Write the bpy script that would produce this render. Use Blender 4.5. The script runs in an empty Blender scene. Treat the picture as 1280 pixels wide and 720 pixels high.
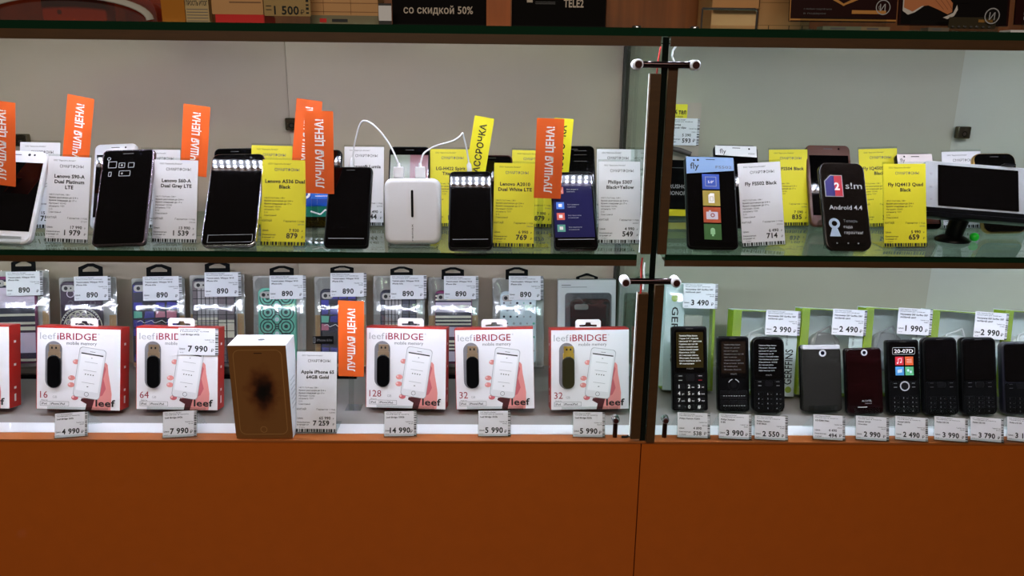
import bpy, math, random
from mathutils import Matrix, Vector

# ------------------------------------------------------------------ camera, world, light, exposure
S = bpy.context.scene
C = S.collection
F = 1000.0                                   # focal length in pixels of the 1280 px frame
YAW, PITCH, ROLL = 0.017, 0.2699, -0.0116
CAM = Vector((0.0, -1.05, 0.5181))
_sy, _cy, _sp, _cp, _sr, _cr = math.sin(YAW), math.cos(YAW), math.sin(PITCH), math.cos(PITCH), math.sin(ROLL), math.cos(ROLL)
FWD = Vector((_sy*_cp, _cy*_cp, -_sp)); _r0 = Vector((_cy, -_sy, 0)); _u0 = _r0.cross(FWD)
RGT = _cr*_r0 - _sr*_u0; UPV = _sr*_r0 + _cr*_u0
cd = bpy.data.cameras.new('camera'); cam = bpy.data.objects.new('camera', cd); C.objects.link(cam)
cd.sensor_width = 36; cd.lens = F/1280*36; cd.clip_start = 0.01
cam.matrix_world = Matrix(((RGT.x, UPV.x, -FWD.x, CAM.x), (RGT.y, UPV.y, -FWD.y, CAM.y), (RGT.z, UPV.z, -FWD.z, CAM.z), (0, 0, 0, 1)))
S.camera = cam
S.view_settings.view_transform = 'Standard'; S.view_settings.look = 'None'
S.view_settings.gamma = 1; S.view_settings.use_curve_mapping = False
S.view_settings.exposure = 0.0
W = bpy.data.worlds.new('world'); S.world = W; W.use_nodes = True
W.node_tree.nodes['Background'].inputs[0].default_value = (1.0, 0.80, 0.60, 1)
W.node_tree.nodes['Background'].inputs[1].default_value = 0.035
LED = 265.0                                  # radiance of the light strips' diodes
SIDE_LED = 0.9

def area(name, loc, rot, sx, sy, power, col):
    l = bpy.data.lights.new(name, 'AREA'); l.shape = 'RECTANGLE'; l.size = sx; l.size_y = sy; l.energy = power; l.color = col
    o = bpy.data.objects.new(name, l); C.objects.link(o); o.location = loc; o.rotation_euler = rot
    return o
# the shop's ceiling lamps, above and in front of the counter
area('shop_ceiling_lamp', (-0.3, -2.3, 2.05), (math.radians(48), 0, 0), 2.2, 0.4, 34, (1.0, 0.86, 0.70))

# ------------------------------------------------------------------ pixel rays of the photograph -> points in the place
def ray(px, py): return RGT*((px-640)/F) - UPV*((py-360)/F) + FWD
def on_z(px, py, z):
    d = ray(px, py); return CAM + d*((z-CAM.z)/d.z)
def on_y(px, py, y):
    d = ray(px, py); return CAM + d*((y-CAM.y)/d.y)

ZS = 0.276       # top of the middle glass shelf
ZT = 0.567       # top of the top glass shelf
YB = 0.30        # back wall
XP = 0.208       # glass partition

def fit(tl, tr, br, bl, tilt, z=None, y=None, yaw=0.0, lift=0.0):
    """Frame (matrix, width, height) of an upright or leaning rectangle seen at four pixels."""
    bx, by = (bl[0]+br[0])/2, (bl[1]+br[1])/2
    B = on_y(bx, by, y) if y is not None else on_z(bx, by, z+lift)
    R = Matrix.Rotation(math.radians(yaw), 3, 'Z') @ Matrix.Rotation(-math.radians(tilt), 3, 'X')
    n = R @ Vector((0, -1, 0)); Ri = R.inverted()
    q = []
    for p in (tl, tr, br, bl):
        d = ray(*p); t = (B-CAM).dot(n)/d.dot(n); l = Ri @ (CAM + d*t - B); q.append((l.x, l.z))
    (ax, az), (cx, cz), (ex, ez), (gx, gz) = q
    w = (math.hypot(cx-ax, cz-az) + math.hypot(ex-gx, ez-gz))/2
    h = (math.hypot(ax-gx, az-gz) + math.hypot(cx-ex, cz-ez))/2
    vx, vz = (ax+cx-ex-gx), (az+cz-ez-gz)
    a1 = math.atan2(vx, vz); a2 = -(math.atan2(cz-az, cx-ax) + math.atan2(ez-gz, ex-gx))/2
    roll = (a1+a2)/2
    M = Matrix.Translation(B) @ (R @ Matrix.Rotation(roll, 3, 'Y')).to_4x4()
    return M, w, h

# ------------------------------------------------------------------ materials
def s2l(c):
    c /= 255.0
    return c/12.92 if c <= 0.04045 else ((c+0.055)/1.055)**2.4
def rgb(t): return (s2l(t[0]), s2l(t[1]), s2l(t[2]), 1)
MATS = {}
def mat(name, col, rough=0.5, metal=0.0, emit=0.0, coat=0.0, noise=None, spec=0.5):
    if name in MATS: return MATS[name]
    m = bpy.data.materials.new(name); m.use_nodes = True; MATS[name] = m
    nt = m.node_tree; b = nt.nodes['Principled BSDF']
    b.inputs['Base Color'].default_value = rgb(col); b.inputs['Roughness'].default_value = rough
    b.inputs['Metallic'].default_value = metal; b.inputs['Specular IOR Level'].default_value = spec
    if coat: b.inputs['Coat Weight'].default_value = coat; b.inputs['Coat Roughness'].default_value = 0.03
    if emit: b.inputs['Emission Color'].default_value = rgb(col); b.inputs['Emission Strength'].default_value = emit
    if noise:
        sc, amt, stretch = noise
        tc = nt.nodes.new('ShaderNodeTexCoord'); mp = nt.nodes.new('ShaderNodeMapping'); mp.inputs['Scale'].default_value = stretch
        nz = nt.nodes.new('ShaderNodeTexNoise'); nz.inputs['Scale'].default_value = sc; nz.inputs['Detail'].default_value = 5
        mx = nt.nodes.new('ShaderNodeMix'); mx.data_type = 'RGBA'
        mx.inputs['A'].default_value = rgb([c*(1-amt) for c in col]); mx.inputs['B'].default_value = rgb([min(255, c*(1+amt)) for c in col])
        nt.links.new(tc.outputs['Object'], mp.inputs['Vector']); nt.links.new(mp.outputs[0], nz.inputs['Vector'])
        nt.links.new(nz.outputs[0], mx.inputs['Factor']); nt.links.new(mx.outputs['Result'], b.inputs['Base Color'])
    return m
def clear(name, tint, ior=1.45, rough=0.02, wave=0.0, haze=0.0):
    if name in MATS: return MATS[name]
    m = bpy.data.materials.new(name); m.use_nodes = True; MATS[name] = m
    nt = m.node_tree; nt.nodes.clear()
    out = nt.nodes.new('ShaderNodeOutputMaterial'); mx = nt.nodes.new('ShaderNodeMixShader')
    f0 = ((ior-1)/(ior+1))**2                                          # mirror share of a clear sheet, the same from both sides
    ge = nt.nodes.new('ShaderNodeNewGeometry'); dt = nt.nodes.new('ShaderNodeVectorMath'); dt.operation = 'DOT_PRODUCT'
    nt.links.new(ge.outputs['Incoming'], dt.inputs[0]); nt.links.new(ge.outputs['Normal'], dt.inputs[1])
    def mth(op, a, b_):
        n = nt.nodes.new('ShaderNodeMath'); n.operation = op
        for i, v in enumerate((a, b_)):
            if isinstance(v, (int, float)): n.inputs[i].default_value = v
            elif v is not None: nt.links.new(v, n.inputs[i])
        return n.outputs[0]
    fres = mth('ADD', mth('MULTIPLY', mth('POWER', mth('SUBTRACT', 1.0, mth('ABSOLUTE', dt.outputs['Value'], None)), 5.0), 1-f0), f0)
    tr = nt.nodes.new('ShaderNodeBsdfTransparent'); tr.inputs[0].default_value = rgb(tint)
    gl = nt.nodes.new('ShaderNodeBsdfGlossy'); gl.inputs['Roughness'].default_value = rough
    src = tr.outputs[0]
    if haze:
        df = nt.nodes.new('ShaderNodeBsdfDiffuse'); df.inputs[0].default_value = (.8, .8, .8, 1)
        hm = nt.nodes.new('ShaderNodeMixShader'); hm.inputs[0].default_value = haze
        nt.links.new(tr.outputs[0], hm.inputs[1]); nt.links.new(df.outputs[0], hm.inputs[2]); src = hm.outputs[0]
    if wave:
        tc = nt.nodes.new('ShaderNodeTexCoord'); nz = nt.nodes.new('ShaderNodeTexNoise'); nz.inputs['Scale'].default_value = 28
        nz.inputs['Detail'].default_value = 2
        bp = nt.nodes.new('ShaderNodeBump'); bp.inputs['Strength'].default_value = wave; bp.inputs['Distance'].default_value = 0.004
        nt.links.new(tc.outputs['Object'], nz.inputs['Vector'])
        nt.links.new(nz.outputs[0], bp.inputs['Height']); nt.links.new(bp.outputs[0], gl.inputs['Normal']); nt.links.new(bp.outputs[0], dt.inputs[1])
    nt.links.new(fres, mx.inputs[0]); nt.links.new(src, mx.inputs[1]); nt.links.new(gl.outputs[0], mx.inputs[2])
    nt.links.new(mx.outputs[0], out.inputs[0])
    return m

WHITE = mat('white_paper', (226, 226, 230), 0.55); YELLOW = mat('yellow_paper', (224, 213, 30), 0.55)
ORANGE_P = mat('orange_card_stock', (232, 96, 28), 0.5); INK = mat('black_ink', (18, 18, 20), 0.6)
GREYINK = mat('grey_ink', (95, 95, 98), 0.6); PALEINK = mat('pale_grey_ink', (170, 170, 174), 0.6)
WHITEINK = mat('white_ink', (245, 240, 238), 0.6)
ACR = clear('clear_acrylic', (244, 247, 246)); GLASS = clear('green_tinted_glass', (226, 243, 234), 1.5, 0.01)
PART_G = clear('partition_glass', (222, 240, 230), 1.5, 0.01)
EDGE = mat('green_glass_edge', (7, 44, 26), 0.15); BLIS = clear('blister_plastic', (240, 242, 242), 2.1, 0.1, 0.42, 0.02)
BLACK = mat('black_plastic', (5, 5, 6), 0.28, spec=.16); MATTE = mat('matt_black_card', (10, 10, 11), 0.8, spec=.1); GLOSS = mat('black_screen_glass', (5, 4, 5), 0.04, coat=0.3)
DARKGREY = mat('dark_grey_plastic', (45, 43, 42), 0.4); SILVER = mat('silver_metal', (205, 205, 212), 0.22, 1.0)
CHROME = mat('chrome', (225, 225, 230), 0.07, 1.0); WHITEPL = mat('white_plastic', (232, 232, 236), 0.3)
GOLD = mat('gold_metal', (196, 160, 96), 0.3, 1.0)
PROFILE = mat('brown_wood_profile', (76, 50, 24), 0.45, noise=(30, 0.12, (1, 8, 8)))
DIODE = mat('lit_diode', (228, 236, 255), 0.5, emit=LED); DIODE2 = mat('lit_side_lens', (238, 246, 250), 0.5, emit=SIDE_LED)

# ------------------------------------------------------------------ mesh builder
_tc = {}
def text_geo(s, bold):
    k = (s, bold)
    if k not in _tc:
        cu = bpy.data.curves.new('lettering', 'FONT'); cu.body = s; cu.resolution_u = 2; cu.fill_mode = 'FRONT'
        cu.offset = 0.024*bold; cu.space_character = 1.0+.045*bold
        o = bpy.data.objects.new('lettering', cu); C.objects.link(o)
        dg = bpy.context.evaluated_depsgraph_get(); dg.update()
        me = bpy.data.meshes.new_from_object(o.evaluated_get(dg))
        v = [(a.co.x, a.co.y) for a in me.vertices]; f = [tuple(p.vertices) for p in me.polygons]
        bpy.data.objects.remove(o); bpy.data.curves.remove(cu); bpy.data.meshes.remove(me)
        x0 = min(a[0] for a in v); x1 = max(a[0] for a in v)
        _tc[k] = (v, f, x0, x1)
    return _tc[k]

class MB:
    def __init__(s): s.v = []; s.f = []; s.mi = []; s.sm = []; s.mats = []; s.M = Matrix.Identity(4)
    def m(s, mt):
        if mt not in s.mats: s.mats.append(mt)
        return s.mats.index(mt)
    def add(s, vs, fs, mt, smooth=False):
        b = len(s.v); k = s.m(mt)
        s.v += [tuple(s.M @ Vector(p)) for p in vs]
        for f in fs: s.f.append(tuple(b+i for i in f)); s.mi.append(k); s.sm.append(smooth)
        return s
    def box(s, x0, x1, y0, y1, z0, z1, mt, mt_front=None):
        vs = [(x, y, z) for x in (x0, x1) for y in (y0, y1) for z in (z0, z1)]
        s.add(vs, [(0, 1, 3, 2), (4, 6, 7, 5), (2, 3, 7, 6), (0, 2, 6, 4), (1, 5, 7, 3)], mt)
        s.add([vs[i] for i in (0, 4, 5, 1)], [(0, 1, 2, 3)], mt_front or mt)
        return s
    def ngon(s, pts, y, mt):                                        # flat shape in the face plane, pts = (x, z)
        return s.add([(p[0], y, p[1]) for p in pts], [tuple(range(len(pts)))], mt)
    def rect(s, x0, x1, z0, z1, y, mt): return s.ngon([(x0, z0), (x1, z0), (x1, z1), (x0, z1)], y, mt)
    def disk(s, x, z, r, y, mt, n=20, rz=None):
        return s.ngon([(x+r*math.cos(2*math.pi*i/n), z+(rz or r)*math.sin(2*math.pi*i/n)) for i in range(n)], y, mt)
    def ring(s, x, z, r0, r1, y, mt, n=24, a0=0, a1=360):
        vs = []; full = (a1-a0) >= 360
        for i in range(n+1):
            a = math.radians(a0+(a1-a0)*i/n)
            vs += [(x+r0*math.cos(a), y, z+r0*math.sin(a)), (x+r1*math.cos(a), y, z+r1*math.sin(a))]
        return s.add(vs, [(2*i, 2*i+1, 2*i+3, 2*i+2) for i in range(n)], mt)
    def line(s, pts, w, y, mt):
        for (a, b) in zip(pts, pts[1:]):
            dx, dz = b[0]-a[0], b[1]-a[1]; L = math.hypot(dx, dz) or 1; nx, nz = -dz/L*w/2, dx/L*w/2
            s.ngon([(a[0]+nx, a[1]+nz), (a[0]-nx, a[1]-nz), (b[0]-nx, b[1]-nz), (b[0]+nx, b[1]+nz)], y, mt)
        return s
    def frame(s, x0, x1, z0, z1, t, y, mt, r=0.0):
        o = rr(x0, x1, z0, z1, r); i = rr(x0+t, x1-t, z0+t, z1-t, max(r-t, 0)); n = len(o)
        return s.add([(p[0], y, p[1]) for p in o] + [(p[0], y, p[1]) for p in i], [(k, (k+1) % n, n+(k+1) % n, n+k) for k in range(n)], mt)
    def slab(s, outline, y0, y1, mt, bev=0.0, seg=1, mt_front=None, mt_back=None, inset_fn=None):
        """Solid of a face-plane outline with rounded front and back edges; inset_fn(d) gives the outline shrunk by d."""
        rings = []
        if bev and inset_fn:
            for k in range(seg+1):
                a = math.pi/2*k/seg; rings.append((inset_fn(bev*(1-math.sin(a))), y0+bev*(1-math.cos(a))))
            for k in range(seg+1):
                a = math.pi/2*k/seg; rings.append((inset_fn(bev*(1-math.cos(a))), y1-bev*(1-math.sin(a))))
        else: rings = [(outline, y0), (outline, y1)]
        n = len(outline); vs = [(p[0], y, p[1]) for (o, y) in rings for p in o]
        fs = [(r*n+(k+1) % n, r*n+k, (r+1)*n+k, (r+1)*n+(k+1) % n) for r in range(len(rings)-1) for k in range(n)]
        s.add(vs, fs, mt, seg > 1)
        s.add([(p[0], rings[0][1], p[1]) for p in rings[0][0]], [tuple(range(n))], mt_front or mt)
        s.add([(p[0], rings[-1][1], p[1]) for p in rings[-1][0]], [tuple(reversed(range(n)))], mt_back or mt)
        return s
    def rbox(s, x0, x1, z0, z1, y0, y1, r, mt, bev=0.0, seg=2, mt_front=None):
        bev = min(bev, (y1-y0)/2*0.98)
        fn = lambda d: rr(x0+d, x1-d, z0+d, z1-d, max(r-d, 0.0003))
        return s.slab(fn(0), y0, y1, mt, bev, seg, mt_front, None, fn)
    def prism(s, pts, x0, x1, mt):                                 # outline in the y-z plane, run along x
        n = len(pts)
        s.add([(x0, p[0], p[1]) for p in pts] + [(x1, p[0], p[1]) for p in pts],
              [(k, (k+1) % n, n+(k+1) % n, n+k) for k in range(n)] + [tuple(reversed(range(n))), tuple(range(n, 2*n))], mt)
        return s
    def tube(s, pts, r, mt, n=8, cap=True, flat=1.0):
        P = [Vector(p) for p in pts]; vs = []; nrm = None
        for i, p in enumerate(P):
            d = (P[min(i+1, len(P)-1)] - P[max(i-1, 0)]).normalized()
            if nrm is None: nrm = d.orthogonal().normalized()
            nrm = (nrm - d*nrm.dot(d)).normalized(); bn = d.cross(nrm)
            rad = r[i] if isinstance(r, (list, tuple)) else r
            for k in range(n):
                a = 2*math.pi*k/n; vs.append(p + (nrm*math.cos(a) + bn*math.sin(a)*flat)*rad)
        fs = [(i*n+k, i*n+(k+1) % n, (i+1)*n+(k+1) % n, (i+1)*n+k) for i in range(len(P)-1) for k in range(n)]
        s.add(vs, fs, mt, True)
        if cap:
            L = len(P)-1
            s.add(vs[:n], [tuple(reversed(range(n)))], mt); s.add(vs[L*n:], [tuple(range(n))], mt)
        return s
    def ball(s, c, r, mt, n=14, rz=None, top=1.0):
        vs = []; rows = n//2
        for j in range(rows+1):
            a = math.pi*j/rows*top
            for k in range(n):
                b = 2*math.pi*k/n; vs.append((c[0]+r*math.sin(a)*math.cos(b), c[1]+r*math.sin(a)*math.sin(b), c[2]+(rz or r)*math.cos(a)))
        s.add(vs, [(j*n+k, (j+1)*n+k, (j+1)*n+(k+1) % n, j*n+(k+1) % n) for j in range(rows) for k in range(n)], mt, True)
        return s
    def text(s, t, x, z, h, mt, y, align='C', bold=0, w=None, rot=0, maxw=None):
        """Flat lettering: x, z = anchor of the baseline; h = capital height; w = exact width; rot in degrees."""
        v, f, a, b = text_geo(t, bold); k = h/0.728; kx = k
        if w: kx = w/(b-a)
        if maxw and (b-a)*kx > maxw: kx = maxw/(b-a)
        W_ = (b-a)*kx; ox = {'L': 0, 'C': -W_/2, 'R': -W_}[align]
        cr, sr = math.cos(math.radians(rot)), math.sin(math.radians(rot)); out = []
        for (px, pz) in v:
            lx, lz = (px-a)*kx+ox, pz*k
            out.append((x+lx*cr-lz*sr, y, z+lx*sr+lz*cr))
        return s.add(out, f, mt)
    def build(s, name, parent=None):
        me = bpy.data.meshes.new(name); me.from_pydata(s.v, [], s.f)
        for mt in s.mats: me.materials.append(mt)
        me.polygons.foreach_set('material_index', s.mi); me.polygons.foreach_set('use_smooth', s.sm); me.update()
        o = bpy.data.objects.new(name, me); C.objects.link(o)
        if parent: o.parent = parent
        return o
def rr(x0, x1, z0, z1, r, n=5):
    """Rounded rectangle outline, counter-clockwise seen from the front."""
    if r <= 0: return [(x0, z0), (x1, z0), (x1, z1), (x0, z1)]
    r = min(r, (x1-x0)/2*.999, (z1-z0)/2*.999); p = []
    for (cx, cz, a) in ((x1-r, z0+r, -90), (x1-r, z1-r, 0), (x0+r, z1-r, 90), (x0+r, z0+r, 180)):
        for i in range(n+1):
            t = math.radians(a+90*i/n); p.append((cx+r*math.cos(t), cz+r*math.sin(t)))
    return p
def thing(name, label, cat, M=None, group=None):
    o = bpy.data.objects.new(name, None); C.objects.link(o); o.empty_display_size = 0.02
    if M is not None: o.matrix_world = M
    o['label'] = label; o['category'] = cat
    if group: o['group'] = group
    return o
def tag(o, label, cat, group=None):
    o['label'] = label; o['category'] = cat
    if group: o['group'] = group
    return o
def structure(o): o['kind'] = 'structure'; return o
rnd = random.Random(7)

# ================================================================== THE SETTING
fl = MB(); fl.box(-3, 3, -3.0, 3.0, -1.02, -1.0, mat('grey_shop_tiles', (120, 112, 104), 0.35, noise=(6, .1, (1, 1, 1)))); structure(fl.build('floor'))
WALLM = mat('matt_white_panel', (184, 167, 147), 0.6, noise=(3, 0.03, (1, 1, 1)))
WALLM2 = mat('cool_white_panel', (172, 170, 150), 0.6, noise=(3, 0.03, (1, 1, 1)))
xs1, xs2 = -0.347, 0.759
for (a, b, y, mt) in ((-1.05, xs1-0.001, YB+0.002, mat('warm_white_panel', (174, 157, 138), 0.6, noise=(3, 0.04, (1, 1, 1)))), (xs1, XP-0.004, YB, WALLM), (XP+0.004, xs2-0.001, YB, WALLM2), (xs2, 1.25, YB+0.002, mat('fresh_white_panel', (184, 187, 172), 0.6, noise=(3, 0.03, (1, 1, 1))))):
    wb = MB(); wb.box(a, b, y, y+0.008, 0.0, 0.556, mt); structure(wb.build('wall_back'))
ub = MB(); ub.box(-1.05, 1.25, YB, YB+0.012, 0.567, 0.95, mat('brown_veneer_wall', (120, 72, 40), 0.4, noise=(9, .25, (7, 1, .6)))); structure(ub.build('wall_top'))

base = thing('display_counter', 'orange laminate display counter base under the glass case', 'counter', Matrix.Translation((0.1, 0.15, -1.0)))
ORL = mat('orange_laminate', (200, 98, 20), 0.42, noise=(40, 0.03, (1, 1, 1)))
ORE = mat('orange_laminate_edge', (178, 100, 44), 0.45)
def in_local(mb, parent): mb.M = parent.matrix_world.inverted(); return mb
bpy.context.view_layer.update()
xseam = on_y(796.5, 640, 0).x
for (a, b) in ((-1.05, xseam-0.0008), (xseam+0.0008, 1.25)):
    p = in_local(MB(), base); p.box(a, b, 0.0, 0.018, -0.92, -0.003, ORL); p.build('front_panel', base)
p = in_local(MB(), base); p.box(-1.05, 1.25, -0.002, 0.02, -0.003, 0.0, ORE); p.build('edge_strip', base)
p = in_local(MB(), base); p.box(-1.05, 1.25, 0.02, 0.32, -1.0, -0.02, DARKGREY); p.build('carcass', base)
p = in_local(MB(), base); p.box(-1.05, 1.25, 0.052, 0.32, -0.02, 0.0, mat('grey_deck_laminate', (150, 144, 140), 0.35)); p.build('deck', base)
p = in_local(MB(), base); p.box(-1.05, 1.25, 0.02, 0.052, -0.02, 0.0006, mat('white_deck_edge', (235, 235, 240), 0.3)); p.build('deck_edge', base)

def shelf(name, label, x0, x1, z0, z1):
    t = thing(name, label, 'glass shelf', Matrix.Translation(((x0+x1)/2, 0.15, z0)), 'green glass shelves of the case')
    bpy.context.view_layer.update()
    g = in_local(MB(), t); g.box(x0, x1, 0.0, YB-0.001, z0, z1, GLASS, EDGE); g.build('pane', t)
    return t
shelf('glass_shelf', 'long green glass shelf carrying tagged smartphones and a white power bank', -1.02, XP-0.022, 0.268, ZS)
shelf('glass_shelf', 'green glass shelf carrying a white phone on a car holder', XP+0.016, 1.22, 0.268, ZS)
shelf('glass_shelf', 'topmost green glass shelf carrying boxes and black leaflets', -1.02, 1.22, 0.557, ZT)

def light_strip(label, x0, x1, z0, z1):
    t = thing('light_strip', label, 'light', Matrix.Translation(((x0+x1)/2, 0.008, z0)), 'brown light strips under the shelves')
    bpy.context.view_layer.update()
    b = in_local(MB(), t); b.prism([(0.0, z0), (0.002, z0), (0.002, z1-0.002), (0.02, z1-0.002), (0.02, z1), (0.0, z1)], x0, x1, PROFILE); b.build('profile', t)
    b = in_local(MB(), t); b.box(x0+.002, x1-.002, 0.005, 0.017, z1-0.004, z1-0.002, WHITEPL); b.build('tape', t)
    b = in_local(MB(), t); n = int((x1-x0)/0.0105)
    for i in range(n):
        x = x0+0.006+i*0.0105
        
        for y in (0.0058, 0.0134): b.box(x-0.0015, x+0.0015, y-.0013, y+.0013, z1-0.0052, z1-0.004, DIODE)  # second row added to double the dots reflected in the phone screens
    o = b.build('diodes', t); o['kind'] = 'stuff'
light_strip('long brown light strip under the smartphone shelf, above the red flash drive boxes', -1.02, XP-0.022, 0.2596, 0.268)
light_strip('brown light strip under the shelf above the green earphone packs', XP+0.016, 1.22, 0.2596, 0.268)
light_strip('brown light strip under the topmost shelf, above the orange best price cards', -1.02, XP-0.006, 0.5449, 0.557)
light_strip('brown light strip under the topmost shelf, above the black fly smartphone', XP+0.006, 1.22, 0.5449, 0.557)

pt = MB(); pt.box(XP-0.004, XP+0.004, 0.0, YB-0.001, 0.0006, 0.556, PART_G, mat('dark_glass_edge', (4, 15, 10), 0.15))
tag(pt.build('glass_partition'), 'upright green glass partition dividing the two halves of the case', 'glass panel')
bk = MB(); bk.box(XP-0.0085, XP-0.0045, YB-0.014, YB+0.006, 0.001, 0.556, mat('dark_rubber_seal', (50, 44, 36), .6)); structure(bk.build('trim_1'))

def side_profile(label, x0, x1, z0, z1, lens_x):
    t = thing('light_profile', label, 'light', Matrix.Translation(((x0+x1)/2, 0.008, z0)), 'upright brown light profiles beside the partition')
    bpy.context.view_layer.update()
    b = in_local(MB(), t); b.box(x0, x1, -0.006, 0.004, z0, z1, PROFILE); b.build('profile', t)
    b = in_local(MB(), t); b.box(*sorted((lens_x, lens_x+(-0.0015 if lens_x > XP else -0.0008))), 0.0042, 0.0054, z0, z1, DIODE2); b.build('lens', t)
xl0, xl1 = XP-0.018, XP-0.0045; xr0, xr1 = XP+0.0045, XP+0.0165
side_profile('brown upright light profile beside the partition, next to the dual black and yellow phone tag', xl0, xl1, 0.2775, on_y(818, 92, 0).z, xl0)
side_profile('brown upright light profile beside the partition, next to the selfie stick pack', xr0, xr1, 0.2775, on_y(838, 84, 0).z, xr1)
side_profile('brown upright light profile beside the partition, next to the gold flash drive box', xl0, xl1, 0.006, on_y(800, 366, 0).z, xl0)
side_profile('brown upright light profile beside the partition, next to the large-key phone', xr0, xr1, 0.001, on_y(818, 355, 0).z, xr1)
RED = mat('red_wire', (190, 30, 26), .4)
def wire(label, pts, r, mt):
    b = MB(); b.tube([on_y(x, y, d) for (x, y, d) in pts], r, mt, 6); tag(b.build('wire'), label, 'wire', 'light strip wires')
wire('red wire dropping from the middle shelf into the brown light profile', [(803, 322, -.001), (801.5, 333, -.003), (801.5, 350, -.003), (801, 367, -.002)], .0012, RED)
wire('white wire looping beside the upper chrome clamp', [(845, 58, .004), (841, 63, .004), (840, 70, .004), (843, 78, .004), (843, 86, .004)], .0012, WHITEPL)
wire('thin red wire beside the upper chrome clamp', [(826, 58, .003), (824, 68, .002), (822, 80, .002), (821, 93, .001)], .001, RED)
wire('white wire beside the middle chrome clamp', [(806, 328, .003), (805, 338, .002), (805.5, 348, .002), (804, 362, .001)], .0012, WHITEPL)

def clamp(label, l, r):
    A, B = on_y(*l, -0.012), on_y(*r, -0.012)
    t = thing('glass_clamp', label, 'clamp', Matrix.Translation((A+B)/2), 'chrome clamps on the partition')
    bpy.context.view_layer.update()
    b = in_local(MB(), t); b.tube([A+Vector((.003, 0.003, 0)), B+Vector((-.003, 0.003, 0))], .0042, mat('dark_chrome', (70, 56, 58), .12, 1.0), 12); b.build('bar', t)
    for P in (A, B):
        b = in_local(MB(), t); b.tube([P+Vector((0, 0.012, 0)), P+Vector((0, -0.005, 0)), P+Vector((0, -.007, 0))], [.0066, .0066, .0052], mat('white_end_cap', (240, 240, 245), .25), 20)
        k = b.build('knob', t)
        b = in_local(MB(), t); b.tube([P+Vector((0, -.0068, 0)), P+Vector((0, -.0082, 0))], .0044, mat('dark_red_plug', (60, 18, 16), .4), 16); b.build('plug', k)
        # plug sits under its knob
clamp('chrome clamp bar with white end caps at the top of the partition', (797, 80.5), (868.5, 81.5))
clamp('chrome clamp bar with white end caps below the middle shelf', (781.5, 352), (844.5, 352.5))
def peg(label, px, py, pyb):
    P = on_y(px, py, 0.012); z0 = 0.0006
    t = thing('hinge_peg', label, 'peg', Matrix.Translation((P.x, P.y, z0)), 'dark pegs at the foot of the partition')
    bpy.context.view_layer.update()
    b = in_local(MB(), t); b.tube([(P.x, P.y, z0), (P.x, P.y, P.z)], .0034, mat('bronze_metal', (70, 50, 44), .3, 1.0), 12); b.build('stem', t)
    b = in_local(MB(), t); b.tube([(P.x, P.y+.006, P.z+.002), (P.x, P.y-.004, P.z+.002), (P.x, P.y-.005, P.z+.002)], [.0056, .0056, .0046], SILVER, 18); b.build('cap', t)
    b = in_local(MB(), t); b.tube([(P.x, P.y-.0048, P.z+.002), (P.x, P.y-.006, P.z+.002)], .0034, MATS['dark_red_plug'], 14); b.build('plug', t)
peg('short bronze peg with silver cap, beside the flash drive box with gold connector', 769.5, 526, 547)
peg('short bronze peg with silver cap, beside the large-key phone', 831.5, 526, 547)
b = MB(); b.tube([on_z(777, 546, .002), on_z(783, 546, .003), on_z(789, 544, .006), on_y(795, 538, .03)], .0018, BLACK, 8)
tag(b.build('cable_end'), 'short black cable end lying at the foot of the partition', 'cable')

def wall_clip(label, px, py):
    P = on_y(px, py, YB-0.004)
    t = thing('panel_clip', label, 'clip', Matrix.Translation(P), 'metal clips on the back panel seams'); bpy.context.view_layer.update()
    b = in_local(MB(), t); b.M = b.M @ Matrix.Translation((P.x, YB-0.012, P.z))
    b.rbox(-.011, .011, -.010, .010, 0, .012, .002, mat('tarnished_metal', (120, 112, 92), .25, 1.0), .002); b.build('plate', t)
    b = in_local(MB(), t); b.M = b.M @ Matrix.Translation((P.x, YB-0.012, P.z)); b.disk(0, -.002, .003, -.0006, CHROME); b.ring(0, -.002, .003, .0045, -.0004, BLACK); b.build('screw', t)
wall_clip('metal clip on the panel seam above the white sideways phone', 1202.5, 165.5)
wall_clip('metal clip on the panel seam beside the pair of orange cards', 366, 155)
wall_clip('dark metal clip on the back panel above the white phone', 29, 175)

# ================================================================== STANDS, TAGS, CARDS
def stand(M, w, h, th, label, zs, lip=.010, group='clear stands under the phones'):
    """Clear bent-sheet easel that carries a leaning phone: lip, seat, back and a strut down to the shelf."""
    t = thing('acrylic_stand', label, 'display stand', M, group)
    x0, x1 = -w*.36, w*.36; g = .0012; k = .0016
    b = MB(); H = h*.55
    b.prism([(-.0006-k, lip), (-.0006-k, -.0006-k), (th+g+k, -.0006-k), (th+g+k, H), (th+g, H), (th+g, -.0006), (-.0006, -.0006), (-.0006, lip)], x0, x1, ACR)
    b.build('cradle', t)
    Mi = M.inverted(); top = M @ Vector((0, th+g+k, H*.92)); dn = Vector((top.x, top.y+.002, zs))
    a, c = Mi @ top, Mi @ dn
    b = MB(); b.add([(x0*.8, a.y, a.z), (x1*.8, a.y, a.z), (x1*.8, c.y, c.z), (x0*.8, c.y, c.z),
                     (x0*.8, a.y+k, a.z), (x1*.8, a.y+k, a.z), (x1*.8, c.y+k, c.z), (x0*.8, c.y+k, c.z)],
                    [(0, 1, 2, 3), (7, 6, 5, 4), (0, 4, 5, 1), (1, 5, 6, 2), (2, 6, 7, 3), (3, 7, 4, 0)], ACR); b.build('strut', t)
    return t

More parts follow.
